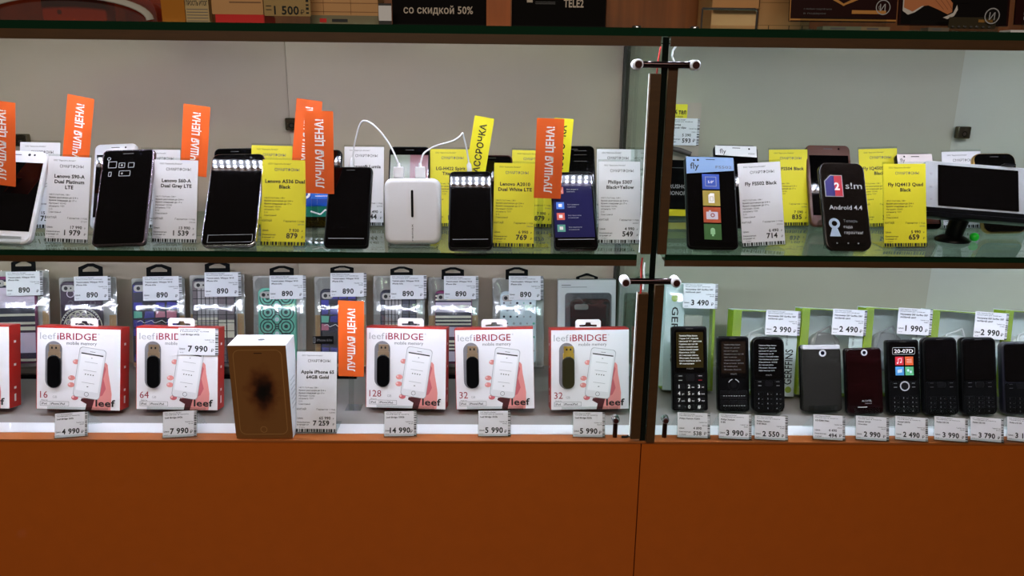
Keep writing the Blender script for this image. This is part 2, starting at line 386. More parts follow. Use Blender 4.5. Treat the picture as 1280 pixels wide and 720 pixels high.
def barcode(b, x0, x1, z0, z1, y, seed, vertical=False):
    r = random.Random(seed); n = 26; u = 0
    while u < 1:
        a = r.choice((.018, .03, .045)); e = min(1, u+a)
        if vertical: b.rect(x0, x1, z0+(z1-z0)*u, z0+(z1-z0)*e, y, INK)
        else: b.rect(x0+(x1-x0)*u, x0+(x1-x0)*e, z0, z1, y, INK)
        u = e + r.choice((.016, .028, .04))

SPECS = ['140.71.7.6.9 мм, 138 г', 'Время разговора до 214 ч', 'Время ожидания до 17 ч', 'Интернет 3G/4G', 'абонента: ТЛТ', '3.15', 'Сенсорный']
def tall_card(b, w, h, lines, old, month, paper, seed, y=0.0, head='СМАРТФОНЫ'):
    X = lambda u: -w/2+w*u
    Z = lambda v: h*(1-v)
    b.rbox(-w/2, w/2, 0, h, y, y+.0007, .0008, paper); e = y-.00018
    b.text('ООО "Евросеть-Ритейл"', X(.13), Z(.055), h*.017, INK, e, 'L', 0, w=w*.52)
    b.text(head, X(.56), Z(.13), h*.034, GREYINK, e, 'C', .5, w=w*.56)
    z = .27 if len(lines) < 3 else .25
    for i, s in enumerate(lines): b.text(s, X(.52), Z(z+i*.064), h*.042, INK, e, 'C', 1.3, maxw=w*.93)
    for i, s in enumerate(SPECS): b.text(s, X(.06), Z(.455+i*.034), h*.019, INK, e, 'L', .5 if i in (1, 2) else 0, maxw=w*.8)
    b.text('КИТАЙ', X(.02), Z(.725), h*.024, INK, e, 'L', .2); b.text('Гарантия 1 год', X(.97), Z(.725), h*.021, INK, e, 'R', 0, w=w*.46)
    b.text('%06d' % (500000+seed*7919 % 400000), X(.97), Z(.762), h*.018, GREYINK, e, 'R')
    b.text('Цена:', X(.03), Z(.835), h*.02, INK, e, 'L', .6)
    b.text(old, X(.86), Z(.84), h*.036, INK, e, 'R', 1.0); b.text('₽', X(.95), Z(.84), h*.02, INK, e, 'R')
    b.text('Ежемесячно', X(.03), Z(.885), h*.018, INK, e, 'L', .8); b.text('в кредит от', X(.03), Z(.915), h*.018, INK, e, 'L', .8); b.text('0 взнос', X(.08), Z(.945), h*.014, INK, e, 'L')
    b.text(month, X(.83), Z(.915), h*.062, INK, e, 'R', 1.3, maxw=w*.54); b.text('₽', X(.96), Z(.915), h*.028, INK, e, 'R')
    barcode(b, X(.0), X(1.0), Z(.998), Z(.958), e, seed)

_seed = [1]
def tall_tag(tl, tr, br, bl, lines, old, month, paper, label, z=ZS, tilt=16, group='upright phone price tags'):
    _seed[0] += 1
    M, w, h = fit(tl, tr, br, bl, tilt, z=z, lift=.0035)
    t = thing('price_tag', label, 'price tag', M, group)
    b = MB(); tall_card(b, w, h, lines, old, month, paper, _seed[0]); b.build('card', t)
    b = MB(); b.box(-w/2-.0006, w/2+.0006, -.0016, -.0008, -.001, .005, ACR)
    b.box(-w/2-.0006, w/2+.0006, .001, .002, -.001, h+.003, ACR)
    s = math.sin(math.radians(tilt)); c = math.cos(math.radians(tilt))
    b.prism([(.0022, -.001), (.0022+.04*c, -.001+.04*s), (.0022+.04*c+.0012*s, -.001+.04*s-.0012*c), (.0022, -.0022)], -w/2, w/2, ACR); b.build('holder', t)
    return t

def small_card(b, w, h, price, lines, seed, old=None, y=0.0, th=.0006, head=('ООО "Евросеть-Ритейл"', 'Аксессуары для телефона')):
    X = lambda u: -w/2+w*u
    Z = lambda v: h*(1-v)
    b.rbox(-w/2, w/2, 0, h, y, y+th, .0006, WHITE); e = y-.00018
    b.text(head[0], X(.05), Z(.08), h*.04, INK, e, 'L', .3, w=w*.5); b.text(head[1], X(.05), Z(.145), h*.04, INK, e, 'L', .2, w=w*.72)
    for i, s in enumerate(lines): b.text(s, X(.06), Z(.27+.11*i), h*.065, INK, e, 'L', 1.2, maxw=w*.8)
    b.text('Гарантия 14 дн', X(.9), Z(.45 if not old else .4), h*.045, INK, e, 'R', .2, w=w*.24); b.text('%06d' % (300000+seed*6143 % 600000), X(.9), Z(.53), h*.045, INK, e, 'R', .2)
    if old:
        b.text('Цена:', X(.05), Z(.66), h*.06, INK, e, 'L', .8); b.text(old, X(.74), Z(.67), h*.105, INK, e, 'R', .8); b.text('Ежемесячно', X(.05), Z(.8), h*.055, INK, e, 'L', .6, w=w*.36)
        b.text('в кредит', X(.05), Z(.9), h*.05, INK, e, 'L', .3); b.text(price, X(.74), Z(.9), h*.16, INK, e, 'R', 1.1)
    else:
        b.text('Цена:', X(.03), Z(.8), h*.06, INK, e, 'L', .8); b.text('за шт.', X(.04), Z(.93), h*.04, INK, e, 'L')
        b.text(price, X(.49), Z(.87), h*.22, INK, e, 'C', 1.3, maxw=w*.64)
    b.text('₽', X(.89), Z(.88), h*.12, INK, e, 'R', .3)
    barcode(b, X(.925), X(1.0), Z(1), Z(0), e, seed, True)

def front_tag(x0, y0, x1, y1, price, lines, label, old=None, group='small price tags along the front edge'):
    _seed[0] += 1
    M, w, h = fit((x0, y0), (x1, y0), (x1+(600-x1)*.004, y1), (x0+(600-x0)*.004, y1), 24, z=.0006, lift=.003)
    t = thing('price_tag', label, 'price tag', M, group)
    b = MB(); small_card(b, w, h, price, lines, _seed[0], old, head=('ООО "Евросеть-Ритейл"', 'Телефоны и память')); b.build('card', t)
    b = MB(); b.box(-w/2-.001, w/2+.001, -.0014, -.0006, -.0016, .003, ACR); b.box(-w/2-.001, w/2+.001, .0008, .0016, -.0016, h+.0015, ACR)
    Mi = M.inverted(); o = M @ Vector((0, .0016, h)); q = Mi @ Vector((o.x, o.y+.03, .0012))
    b.add([(-w/2, .0017, h), (w/2, .0017, h), (w/2, q.y, q.z), (-w/2, q.y, q.z), (-w/2, .0027, h), (w/2, .0027, h), (w/2, q.y+.001, q.z), (-w/2, q.y+.001, q.z)],
          [(0, 1, 2, 3), (7, 6, 5, 4), (0, 4, 5, 1), (2, 6, 7, 3), (1, 5, 6, 2), (3, 7, 4, 0)], ACR); b.build('holder', t)
    return t

def promo(tl, tr, br, bl, y, kind, label, tilt=3, zs=ZS, stem_dx=0.0):
    M, w, h = fit(tl, tr, br, bl, tilt, y=y)
    if kind == 'orange': t = thing('promo_card', label, 'promotion card', M, 'orange best price cards')
    else: t = thing('promo_card', label, 'promotion card', M, 'yellow instalment cards')
    b = MB()
    if kind == 'orange':
        b.rbox(-w/2, w/2, 0, h, 0, .0006, .001, ORANGE_P); b.text('ЛУЧШАЯ ЦЕНА!', w*.15, h*.07, w*.285, WHITEINK, -.0002, 'L', 1.2, w=h*.83, rot=90)
    else:
        b.rbox(-w/2, w/2, 0, h, 0, .0006, .001, YELLOW); b.text('РАССРОЧКА', w*.17, h*.03, w*.335, INK, -.0002, 'L', 1.0, w=h*.86, rot=90)
    b.build('card', t)
    Mi = M.inverted(); P = M @ Vector((stem_dx, .0014, .012)); Q = Mi @ Vector((P.x, P.y, zs+.001)); a = Mi @ P
    b = MB(); b.box(-.004+stem_dx, .004+stem_dx, .0008, .0016, Q.z, .03, ACR)
    b.M = Mi @ Matrix.Translation((P.x, P.y, zs)); b.box(-.012, .012, -.004, .02, 0.0002, .0012, ACR); b.build('clip_stem', t)
    return t

# ================================================================== PHONES
def phone_fit(tl, tr, br, bl, tilt, th, z, extra=0.0):
    return fit(tl, tr, br, bl, tilt, z=z, lift=(th+.003)*math.sin(math.radians(tilt))+.0024*math.cos(math.radians(tilt))+extra)
PH = {}
def phone(tl, tr, br, bl, label, body=BLACK, frame=None, tilt=34, th=.008, z=ZS, r=.008, art=None, bezel=None, glass=GLOSS, group='smartphones on the glass shelf',
          soft=None, earpiece=True, cams=True, has_stand=True, stand_label=None, name='smartphone', inset=.0022, extra=0.0):
    M, w, h = phone_fit(tl, tr, br, bl, tilt, th, z, extra)
    t = thing(name, label, 'phone', M, group)
    b = MB(); b.rbox(-w/2, w/2, 0, h, 0, th, r, frame or body, .0016, 3); b.build('body', t)
    b = MB(); b.rbox(-w/2+inset, w/2-inset, inset, h-inset, -.0006, .0002, max(r-inset, .001), bezel or glass)
    if bezel: b.rect(-w/2+.004, w/2-.004, h*.13, h*.87, -.0008, glass)
    if art: art(b, w, h)
    b.build('screen', t)
    if earpiece:
        b = MB(); b.rbox(-w*.1, w*.1, h*.948, h*.956, -.0009, -.0004, .0006, DARKGREY if not bezel else mat('dark_slot', (70, 70, 74), .4)); b.build('earpiece', t)
    if cams:
        b = MB(); b.disk(w*.24, h*.95, w*.022, -.00095, mat('lens_glass', (14, 14, 30), .1)); b.build('front_camera', t)
    if soft: soft(t, w, h)
    if has_stand: stand(M, w, h, th, stand_label or 'clear acrylic stand under the '+label.split(',')[0].split(' with ')[0].split(' showing ')[0], z)
    return t, M, w, h
def softbar(mt, v=.1):
    def f(b, w, h): b.rect(-w*.40, w*.40, h*v, h*v+.0008, -.0009, mt)
    return f
LINE = mat('etched_grey_line', (150, 150, 156), .35)

# ================================================================== UPPER SHELF, LONG HALF
LEN = lambda *a: list(a)
# back row price tags
tall_tag((28, 178), (76, 178), (74, 285), (22, 285), ['Lenovo', 'Dual White'], '15 990', '1 759', WHITE, 'white price tag behind the white smartphone, mostly hidden')  # plain white paper
tall_tag((178, 187), (226, 187), (224, 285), (174, 285), ['Lenovo', 'Dual LTE'], '12 990', '1 429', WHITE, 'white price tag hidden behind the 1 539 tag, only its heading showing')
tall_tag((315, 181), (366, 183), (363, 285), (312, 285), ['Lenovo', 'Dual'], '8 990', '989', YELLOW, 'yellow price tag standing behind the yellow 879 tag')
tall_tag((431, 183), (479, 184), (480, 282), (429, 282), ['Microsoft Lumia', 'Black'], '4 490', '44', WHITE, 'white price tag behind the phone with a white cable, beside the power bank')
tall_tag((538, 186), (587, 187), (587, 283), (537, 283), ['LG-H422 Spirit', 'Titanium'], '9 990', '1 099', YELLOW, 'yellow price tag between the power bank and the phone under the instalment card')
tall_tag((640, 187), (691, 189), (689, 284), (638, 283), ['Lenovo', 'Dual'], '7 990', '879', YELLOW, 'yellow price tag peeping out behind the yellow 769 tag')
tall_tag((746.5, 186), (793, 187), (793, 284), (745, 284), ['Philips', 'Black'], '5 990', '659', WHITE, 'white price tag standing behind the white 549 tag')
# back row phones
def art_wall(b, w, h):
    b.rect(-w*.46, w*.02, h*.14, h*.89, -.0009, mat('screen_sage', (120, 128, 112), .2)); b.rect(w*.02, w*.46, h*.14, h*.89, -.0009, mat('screen_rose', (128, 80, 88), .2))
def art_blue(b, w, h):
    b.rect(-w*.46, w*.46, h*.26, h*.62, -.0009, mat('screen_blue', (20, 70, 160), .15)); b.rect(-w*.46, w*.46, h*.13, h*.27, -.0009, mat('screen_green', (24, 110, 90), .15))
    b.rect(-w*.1, w*.4, h*.36, h*.5, -.00105, mat('screen_azure', (40, 110, 215), .15)); b.disk(-w*.22, h*.42, w*.1, -.0011, WHITEINK); b.disk(-w*.22, h*.42, w*.05, -.0012, mat('screen_blue', (20, 70, 160)))
    for i in range(3): b.rect(-w*.02, w*.34-.004*i, h*(.46-.035*i), h*(.468-.035*i), -.0012, WHITEINK)
    b.line([(-w*.1, h*.2), (w*.1, h*.16), (w*.2, h*.22), (w*.36, h*.15)], .0022, -.0011, WHITEINK)
phone((114, 180), (167, 180), (165, 285), (112, 285), 'white smartphone peeping out behind the large dark phone', WHITEPL, tilt=28, bezel=WHITEPL, th=.008)
phone((266, 185), (317, 185), (315, 285), (262, 285), 'black smartphone behind the silver-rimmed phone, only its top showing', tilt=28)
phone((366, 187), (428, 187), (424, 284), (364, 284), 'black smartphone with a blue and green screen, behind the paired orange cards', tilt=26, art=art_blue)
phone((484.5, 182), (536.5, 184), (535, 284), (484, 284), 'black smartphone with a pale screen behind the white power bank', tilt=28, art=art_wall)
phone((589, 193), (641, 194), (640, 284), (588, 284), 'reddish-rimmed black smartphone behind the yellow 769 tag', tilt=28, body=mat('dark_red_plastic', (70, 22, 16), .35))
phone((690, 182), (743, 182), (746, 284), (694, 284), 'plain black smartphone behind the phone with a list screen', tilt=28, art=lambda b, w, h: [b.rect(w*.0, w*.3, h*v, h*v+.0007, -.0009, DARKGREY) for v in (.93, .88, .8)])
# front row tags
tall_tag((63, 195), (116, 197), (109, 303), (56, 303), ['Lenovo S90-A', 'Dual Platinum', 'LTE'], '17 990', '1 979', WHITE, 'white price tag reading 1 979, between the white and the large dark smartphone')
tall_tag((193.5, 199), (248, 201), (245, 303), (190, 303), ['Lenovo S60-A', 'Dual Grey LTE'], '13 990', '1 539', WHITE, 'white price tag reading 1 539, in front of an orange card')
tall_tag((328, 199), (383, 201), (381, 307), (326, 306.5), ['Lenovo A536 Dual', 'Black'], '7 930', '879', YELLOW, 'yellow price tag reading 879, beside the silver-rimmed black smartphone')
tall_tag((617, 203), (668, 205), (667, 309), (616, 308), ['Lenovo A2010', 'Dual White LTE'], '6 990', '769', YELLOW, 'yellow price tag reading 769, beside a single orange card')
tall_tag((746, 201), (800, 203), (799, 304), (749, 304), ['Philips S307', 'Black+Yellow'], '4 990', '549', WHITE, 'white price tag reading 549, next to the partition')
# promotion cards
promo((-8, 126), (26, 129), (19.5, 232), (-14, 231), .03, 'orange', 'orange best price card in front of the white smartphone', stem_dx=-.01)
promo((89.5, 119), (122.8, 124.5), (110, 214), (77, 210), .10, 'orange', 'tilted orange best price card behind the white 1 979 tag')
promo((233, 130.5), (266.5, 134), (258, 221), (225, 218), .10, 'orange', 'orange best price card behind the white 1 539 tag')
promo((373, 123), (405, 127), (396, 215), (364, 212), .135, 'orange', 'orange best price card behind another orange card, its edge turned')
promo((382, 138), (418.5, 139), (417.5, 242), (382.5, 242), .036, 'orange', 'orange best price card covering another orange card, beside the yellow 879 tag', stem_dx=-.008)
promo((669, 147), (703, 149), (701, 249), (667, 247), .036, 'orange', 'orange best price card overlapping a yellow instalment card', stem_dx=-.009)
promo((594.5, 144.5), (618.7, 148.5), (605, 226), (581, 222), .13, 'yellow', 'yellow instalment card leaning behind the phone with a plugged white cable')
promo((693, 147), (717, 149), (710, 226), (686, 224), .11, 'yellow', 'yellow instalment card partly covered by an orange card')
# front row phones
def art_icons(b, w, h):
    for (x, z, a, c) in ((-.36, .80, .16, .07), (-.16, .80, .12, .055), (.02, .80, .12, .055), (-.14, .71, .22, .06), (-.34, .71, .06, .05)):
        b.frame(w*x, w*(x+a), h*z, h*(z+c), .0008, -.0009, PALEINK, .001)
    b.ring(-w*.36, h*.90, w*.025, w*.035, -.0009, PALEINK); b.line([(-w*.36, h*.885), (-w*.36, h*.82)], .0008, -.0009, PALEINK); b.disk(-w*.08, h*.74, w*.02, -.0009, PALEINK); b.disk(-w*.1, h*.828, w*.02, -.0009, PALEINK)
def art_white(b, w, h): b.disk(w*.22, h*.955, w*.022, -.0009, INK); b.disk(w*.3, h*.955, w*.016, -.0009, INK)
phone((-19, 186), (63, 190), (36.5, 305), (-46, 302), 'white smartphone with a dark screen, partly out of sight behind an orange card', WHITEPL, tilt=30, bezel=WHITEPL, cams=False, art=art_white, r=.012)
phone((125, 187), (188.5, 187), (181, 306.5), (113.5, 306.5), 'large dark smartphone with a lilac metal rim and outlined symbols on its screen', frame=mat('lilac_metal', (120, 108, 116), .25, .8), art=art_icons, r=.006)
phone((263, 192), (328, 192.5), (319, 307.5), (250, 307.5), 'black smartphone with a silver rim, beside the yellow 879 tag', tilt=38.6, frame=SILVER, inset=.0016, art=lambda b, w, h: b.frame(-w*.38, w*.44, h*.035, h*.115, .0006, -.0009, LINE), r=.009, earpiece=False)
phone((412, 208), (466, 208.5), (460, 309), (404, 309), 'black smartphone plugged to a white cable, beside the paired orange cards', art=softbar(LINE), r=.006, cams=False)
phone((561, 214), (614, 213.5), (616, 311), (560, 311), 'black smartphone plugged to a white cable, under a yellow instalment card', tilt=42, art=softbar(LINE, .11), r=.007, earpiece=False)
def art_list(b, w, h):
    b.rect(-w*.46, w*.44, h*.14, h*.84, -.0007, mat('screen_indigo', (38, 36, 78), .06, coat=.4)); b.rect(-w*.4, w*.42, h*.11, h*.118, -.0009, LINE)
    for (v, c) in ((.70, (190, 70, 60)), (.50, (60, 120, 220)), (.36, (216, 90, 70)), (.21, (90, 160, 140))):
        b.rect(-w*.40, -w*.22, h*v, h*(v+.09), -.0009, mat('app_tile_%d' % c[0], c, .3)); b.rect(-w*.35, -w*.27, h*(v+.025), h*(v+.065), -.001, WHITEINK)
        for k in range(2): b.text(('Все звонки и', 'контакты')[k] if v > .4 else ('Без переплаты', 'и комиссий')[k], -w*.14, h*(v+.05-.03*k), h*.015, PALEINK, -.0009, 'L')
phone((686, 214.5), (740, 214.5), (748, 311), (693, 311), 'black smartphone showing a list of coloured squares, beside the white 549 tag', tilt=41, art=art_list, r=.006, earpiece=False)

# power bank, plugs, cables
M, w, h = fit((479.5, 222.5), (550, 222.5), (551.5, 305.5), (480.5, 305.5), 10, z=ZS, lift=.0055)
pb = thing('power_bank', 'chunky white power bank with two white cables plugged into its top', 'power bank', M)
b = MB(); b.rbox(-w/2, w/2, 0, h, 0, .022, .012, WHITEPL, .006, 5)
b.text('remax', .0008, h*.05, w*.035, GREYINK, -.00015, 'L', .5, w=h*.26, rot=90); b.build('body', pb)
b = MB(); b.rbox(-.0016, .0016, h*.41, h*.82, -.0006, .0004, .0015, BLACK); b.build('indicator_slot', pb)
for x in (-.019, .0105):
    b = MB(); b.box(x-.0065, x+.0065, .008, .0145, h-.002, h+.0006, DARKGREY); b.build('port', pb)
PBM = M; PBH = h
stt = thing('acrylic_stand', 'low clear acrylic tray under the white power bank', 'display stand', Matrix.Translation((M.translation.x, M.translation.y+.012, ZS)))
b = MB(); b.box(-.034, .034, -.012, .02, .0002, .0014, ACR); b.box(-.034, -.0325, -.012, .02, .0014, .0032, ACR); b.box(.0325, .034, -.012, .02, .0014, .0032, ACR); b.box(-.034, .034, -.0135, -.012, .0002, .008, ACR); b.build('tray', stt)
def cable(label, pts, plug_px, usb_x):
    t = thing('charging_cable', label, 'cable', PBM @ Matrix.Translation((usb_x, .011, PBH)), 'white charging cables')
    bpy.context.view_layer.update(); Pi = (PBM @ Matrix.Translation((usb_x, .011, PBH))).inverted()
    b = MB(); b.rbox(-.0068, .0068, .0006, .0155, -.0038, .0038, .0012, WHITEPL, .001); b.build('plug', t)
    b = MB(); b.tube([(0, 0, .0155), (0, 0, .021)], [.0026, .0018], WHITEPL, 10); b.build('strain_relief', t)
    S0 = PBM @ Matrix.Translation((usb_x, .011, PBH)) @ Vector((0, 0, .019)); n = len(pts)
    E0 = plug_px
    W3 = [S0] + [on_y(x, y, S0.y+(E0[2]-S0.y)*(i+1)/n) for i, (x, y) in enumerate(pts)]
    sm = []
    for i in range(len(W3)-1):
        p0, p1, p2, p3 = W3[max(i-1, 0)], W3[i], W3[i+1], W3[min(i+2, len(W3)-1)]
        for k in range(5):
            u = k/5; sm.append(.5*((2*p1)+(p2-p0)*u+(2*p0-5*p1+4*p2-p3)*u*u+(3*p1-p0-3*p2+p3)*u**3))
    sm.append(W3[-1])
    b = MB(); b.M = Pi; b.tube(sm, .0012, WHITEPL, 8); b.build('cord', t)
    P = on_y(*E0); d = (sm[-1]-P)
    b = MB(); b.M = Pi; b.tube([P, P+d*.75, P+d], [.0042, .0038, .0016], WHITEPL, 12, flat=.65); b.build('phone_plug', t)
cable('white charging cable looping from the power bank to the phone beside the orange cards', [(490.5, 187), (482, 173), (472, 161), (463, 153.5), (456, 151), (452, 152.5), (449, 158), (446, 168), (443, 181), (440.5, 196)], (439.5, 208.5, .098), -.019)
cable('white charging cable kinked between the power bank and the phone under the instalment card', [(529, 193), (536, 187), (546, 182), (558, 178.5), (568, 175), (575, 170), (578, 166.5), (579.5, 171), (583, 185), (586, 203)], (587, 214, .098), .0105)

# ================================================================== UPPER SHELF, SHORT HALF
tall_tag((960, 187), (1009, 187), (1010, 282), (963, 282), ['Fly FS504 Black'], '7 590', '835', YELLOW, 'yellow price tag reading 835, between the white 714 tag and the brown phone')
tall_tag((1070, 186), (1119, 186), (1124, 283), (1077, 283), ['Fly IQ4505 Quad', 'Black'], '4 990', '549', YELLOW, 'yellow price tag standing behind the yellow 659 tag')
tall_tag((1174, 189), (1223, 190), (1228, 285), (1180, 285), ['Fly', 'White'], '6 990', '769', WHITE, 'white price tag peeping over the white sideways phone')
tall_tag((1279, 188), (1328, 188), (1334, 285), (1285, 285), ['Fly', 'Black'], '6 990', '769', WHITE, 'white price tag beyond the sideways phone, nearly out of sight')
def art_flywhite(b, w, h):
    b.ngon([(-w*.47, h*.87), (w*.47, h*.85), (w*.47, h*.985), (-w*.47, h*.985)], -.0009, mat('white_sticker', (225, 226, 228), .4))
    b.text('fly', -w*.37, h*.89, h*.06, INK, -.0011, 'L', 0); b.text('FS504', w*.42, h*.88, h*.022, GREYINK, -.0011, 'R'); b.rect(-w*.08, w*.1, h*.955, h*.963, -.0011, INK); b.disk(w*.3, h*.95, w*.022, -.0011, INK)
def art_flypink(b, w, h):
    b.rect(-w*.47, w*.47, h*.84, h*.985, -.0009, mat('pale_pink_sticker', (226, 214, 214), .4)); b.text('fly', -w*.40, h*.88, h*.05, INK, -.0011, 'L', 0); b.text('FS452', w*.42, h*.87, h*.02, GREYINK, -.0011, 'R')
    b.rect(-w*.1, w*.12, h*.945, h*.955, -.0011, INK); b.disk(-w*.28, h*.95, w*.025, -.0011, INK); b.rect(-w*.44, w*.44, h*.06, h*.3, -.0009, mat('brown_screen', (84, 40, 30), .2))
phone((894, 181), (949, 181.5), (952, 285), (896, 285), 'black smartphone with a white headed sticker behind the blue-headed phone', tilt=28, art=art_flywhite, earpiece=False, cams=False)
COPPER = mat('copper_plastic', (82, 42, 24), .35, .1)
phone((1008, 181.5), (1064, 181.5), (1070, 283), (1015, 283), 'copper brown smartphone behind the phone marked 2 sim', COPPER, tilt=28, bezel=COPPER)
phone((1117, 191), (1164, 192), (1178, 286), (1131, 286), 'pale pink headed smartphone behind the yellow 659 tag', tilt=28, art=art_flypink, earpiece=False, cams=False)
phone((1213, 191), (1266, 192), (1284, 291), (1230, 291), 'black smartphone with a golden rim behind the car holder', tilt=28, frame=GOLD, inset=.0016, r=.012)
def art_fly(b, w, h):
    b.ngon([(-w*.475, h*.80), (w*.475, h*.845), (w*.475, h*.987), (-w*.475, h*.987)], -.0009, mat('pale_blue_sticker', (124, 154, 198), .4))
    b.text('fly', -w*.40, h*.855, h*.07, INK, -.0011, 'L', .4); b.text('FS502', w*.43, h*.865, h*.03, GREYINK, -.0011, 'R', .2, w=w*.32); b.rect(-w*.08, w*.1, h*.957, h*.964, -.0011, INK)
    b.disk(-w*.32, h*.95, w*.02, -.0011, INK); b.disk(-w*.24, h*.953, w*.024, -.0011, INK)
    cols = ((44, 74, 168), (172, 148, 62), (178, 72, 36), (48, 98, 42))
    for i, c in enumerate(cols):
        z = h*(.635-.18*i); b.rect(-w*.17, w*.17, z, z+h*.165, -.0009, mat('fly_square_%d' % c[0], c, .35))
    z = h*.635; b.frame(-w*.11, w*.11, z+h*.03, z+h*.135, .0006, -.0011, PALEINK); b.text('5.0"', 0, z+h*.065, h*.028, WHITEINK, -.0011, 'C', .5)
    z = h*.455; b.ngon([(-w*.06, z+h*.03), (w*.06, z+h*.03), (w*.06, z+h*.135), (-w*.02, z+h*.135), (-w*.06, z+h*.115)], -.0011, WHITEINK); b.frame(-w*.03, w*.035, z+h*.05, z+h*.1, .0005, -.0012, mat('fly_square_172', cols[1]))
    z = h*.275; b.rbox(-w*.115, w*.115, z+h*.035, z+h*.115, -.0011, -.0009, .001, mat('pale_lilac_ink', (214, 206, 222), .5)); b.rect(-w*.06, -w*.02, z+h*.11, z+h*.13, -.0011, MATS['pale_lilac_ink']); b.ring(w*.01, z+h*.078, w*.025, w*.042, -.0013, mat('crimson_ink', (150, 30, 40), .5))
    z = h*.095; b.disk(0, z+h*.10, w*.045, -.0011, mat('pale_green_ink', (150, 200, 150), .5)); b.rect(-w*.045, w*.045, z+h*.055, z+h*.098, -.0012, MATS['pale_green_ink']); b.rect(-w*.02, w*.02, z+h*.035, z+h*.06, -.0011, MATS['pale_green_ink'])
phone((858, 195), (920.5, 196), (923.5, 311), (860, 311), 'black smartphone with a pale blue headed sticker and four coloured squares', tilt=30, art=art_fly, earpiece=False, cams=False, r=.007)
tall_tag((922.5, 204.5), (976, 202), (981.5, 304.5), (928.5, 309), ['Fly FS502 Black'], '6 490', '714', WHITE, 'white price tag reading 714, beside the blue-headed phone')
def art_sim(b, w, h):
    nv = mat('sim_navy', (52, 44, 120), .4); rd = mat('sim_red', (186, 36, 52), .4)
    b.ngon([(-w*.42, h*.60), (-w*.02, h*.60), (-w*.02, h*.85), (-w*.28, h*.85), (-w*.42, h*.78)], -.0009, PALEINK)
    b.ngon([(-w*.40, h*.608), (-w*.2, h*.608), (-w*.2, h*.842), (-w*.275, h*.842), (-w*.40, h*.775)], -.001, nv); b.ngon([(-w*.2, h*.608), (-w*.035, h*.608), (-w*.035, h*.842), (-w*.2, h*.842)], -.001, rd)
    b.text('2', -w*.15, h*.68, h*.085, WHITEINK, -.0012, 'C', 1.5); b.text('s!m', w*.04, h*.695, h*.075, PALEINK, -.0009, 'L', 0, w=w*.36)
    b.text('Android 4.4', 0, h*.455, h*.05, PALEINK, -.0009, 'C', .6, w=w*.72)
    pale = mat('pale_blue_ink', (168, 186, 208), .5)
    b.ring(-w*.28, h*.295, w*.06, w*.12, -.0009, pale); b.ngon([(-w*.4, h*.15), (-w*.16, h*.15), (-w*.22, h*.24), (-w*.34, h*.24)], -.0009, pale)
    for i, s in enumerate(('Теперь', 'года', 'гарантии!')): b.text(s, -w*.08, h*(.31-.065*i), h*.032, GREYINK if i < 1 else PALEINK, -.0009, 'L', .2, maxw=w*.5)
    for i, x in enumerate((-.26, -.02, .2)): b.disk(w*x, h*.075, w*.018, -.0009, LINE, 8)
phone((1026, 204), (1082, 203), (1091, 313), (1033, 312.5), 'dark brown smartphone marked 2 sim with white lettering', mat('dark_brown_plastic', (34, 26, 23), .25), tilt=30, art=art_sim, r=.012, earpiece=False, cams=False,
      glass=mat('dark_brown_screen', (20, 15, 13), .08, coat=.3))
tall_tag((1104, 205), (1157, 204.5), (1158.5, 308), (1105.5, 308.5), ['Fly IQ4413 Quad', 'Black'], '5 990', '659', YELLOW, 'yellow price tag reading 659, beside the white sideways phone')

# white phone sideways on its car holder
M, w, h = fit((1159, 204.5), (1293, 207), (1290, 271), (1156, 267.5), 24, y=.075)
t = thing('smartphone', 'white smartphone held sideways on a black car holder', 'phone', M)
b = MB(); b.rbox(-w/2, w/2, 0, h, 0, .009, .007, mat('light_grey_plastic', (172, 176, 180), .35), .0016, 3); b.build('body', t)
b = MB(); b.rbox(-w*.375, w*.375, h*.13, h*.93, -.0008, .0003, .001, GLOSS); b.build('screen', t)
b = MB()
for z in (.25, .5, .75): b.rbox(-w*.445, -w*.425, h*z-.0015, h*z+.0015, -.0006, .0002, .0006, PALEINK)
b.build('touch_keys', t)
HM = M
hd = thing('car_phone_holder', 'black car phone holder clamping the white sideways phone', 'phone holder', M)
b = MB(); b.rbox(-w*.5, w*.5, -.0075, -.0006, -.004, .013, .003, BLACK, .001); b.box(-w*.5, w*.5, -.004, -.0025, -.0006, .006, BLACK); b.build('lower_jaw', hd)
b = MB(); x = w*.29; b.rbox(x-.008, x+.008, h*.4, h+.0035, .0102, .0145, .002, BLACK, .001); b.rbox(x-.008, x+.008, h+.0006, h+.0035, -.004, .0145, .001, BLACK); b.build('upper_jaw', hd)
b = MB(); b.rbox(-w*.2, w*.36, -.004, h*.6, .0105, .02, .006, BLACK, .002); b.build('back_plate', hd)
Mi = M.inverted(); P = M @ Vector((-w*.1, .018, 0)); Q = Vector((P.x-.0, P.y+.012, ZS+.006))
b = MB(); b.tube([Mi @ (M @ Vector((-w*.1, .014, h*.1))), Mi @ P, Mi @ Q], [.013, .013, .012], BLACK, 14); b.build('neck', hd)
b = MB(); b.M = Mi @ Matrix.Translation((Q.x, Q.y, ZS)); b.tube([(0, 0, .0003), (0, 0, .003), (0, 0, .007), (0, 0, .010)], [.024, .024, .018, .011], BLACK, 24); b.build('suction_foot', hd)
P = on_z(1217, 302, ZS)
b = MB(); b.M = Matrix.Identity(4); b.ball((0, 0, .0068), .0066, mat('bright_green_rubber', (30, 214, 54), .35), 16, .0066)
b.tube([(0, .003, .0068), (0, .008, .0075), (0, .0086, .0075)], [.0035, .003, .002], MATS['bright_green_rubber'], 10)
o = b.build('rubber_knob'); o.location = P; tag(o, 'small bright green rubber knob lying on the glass shelf', 'knob')

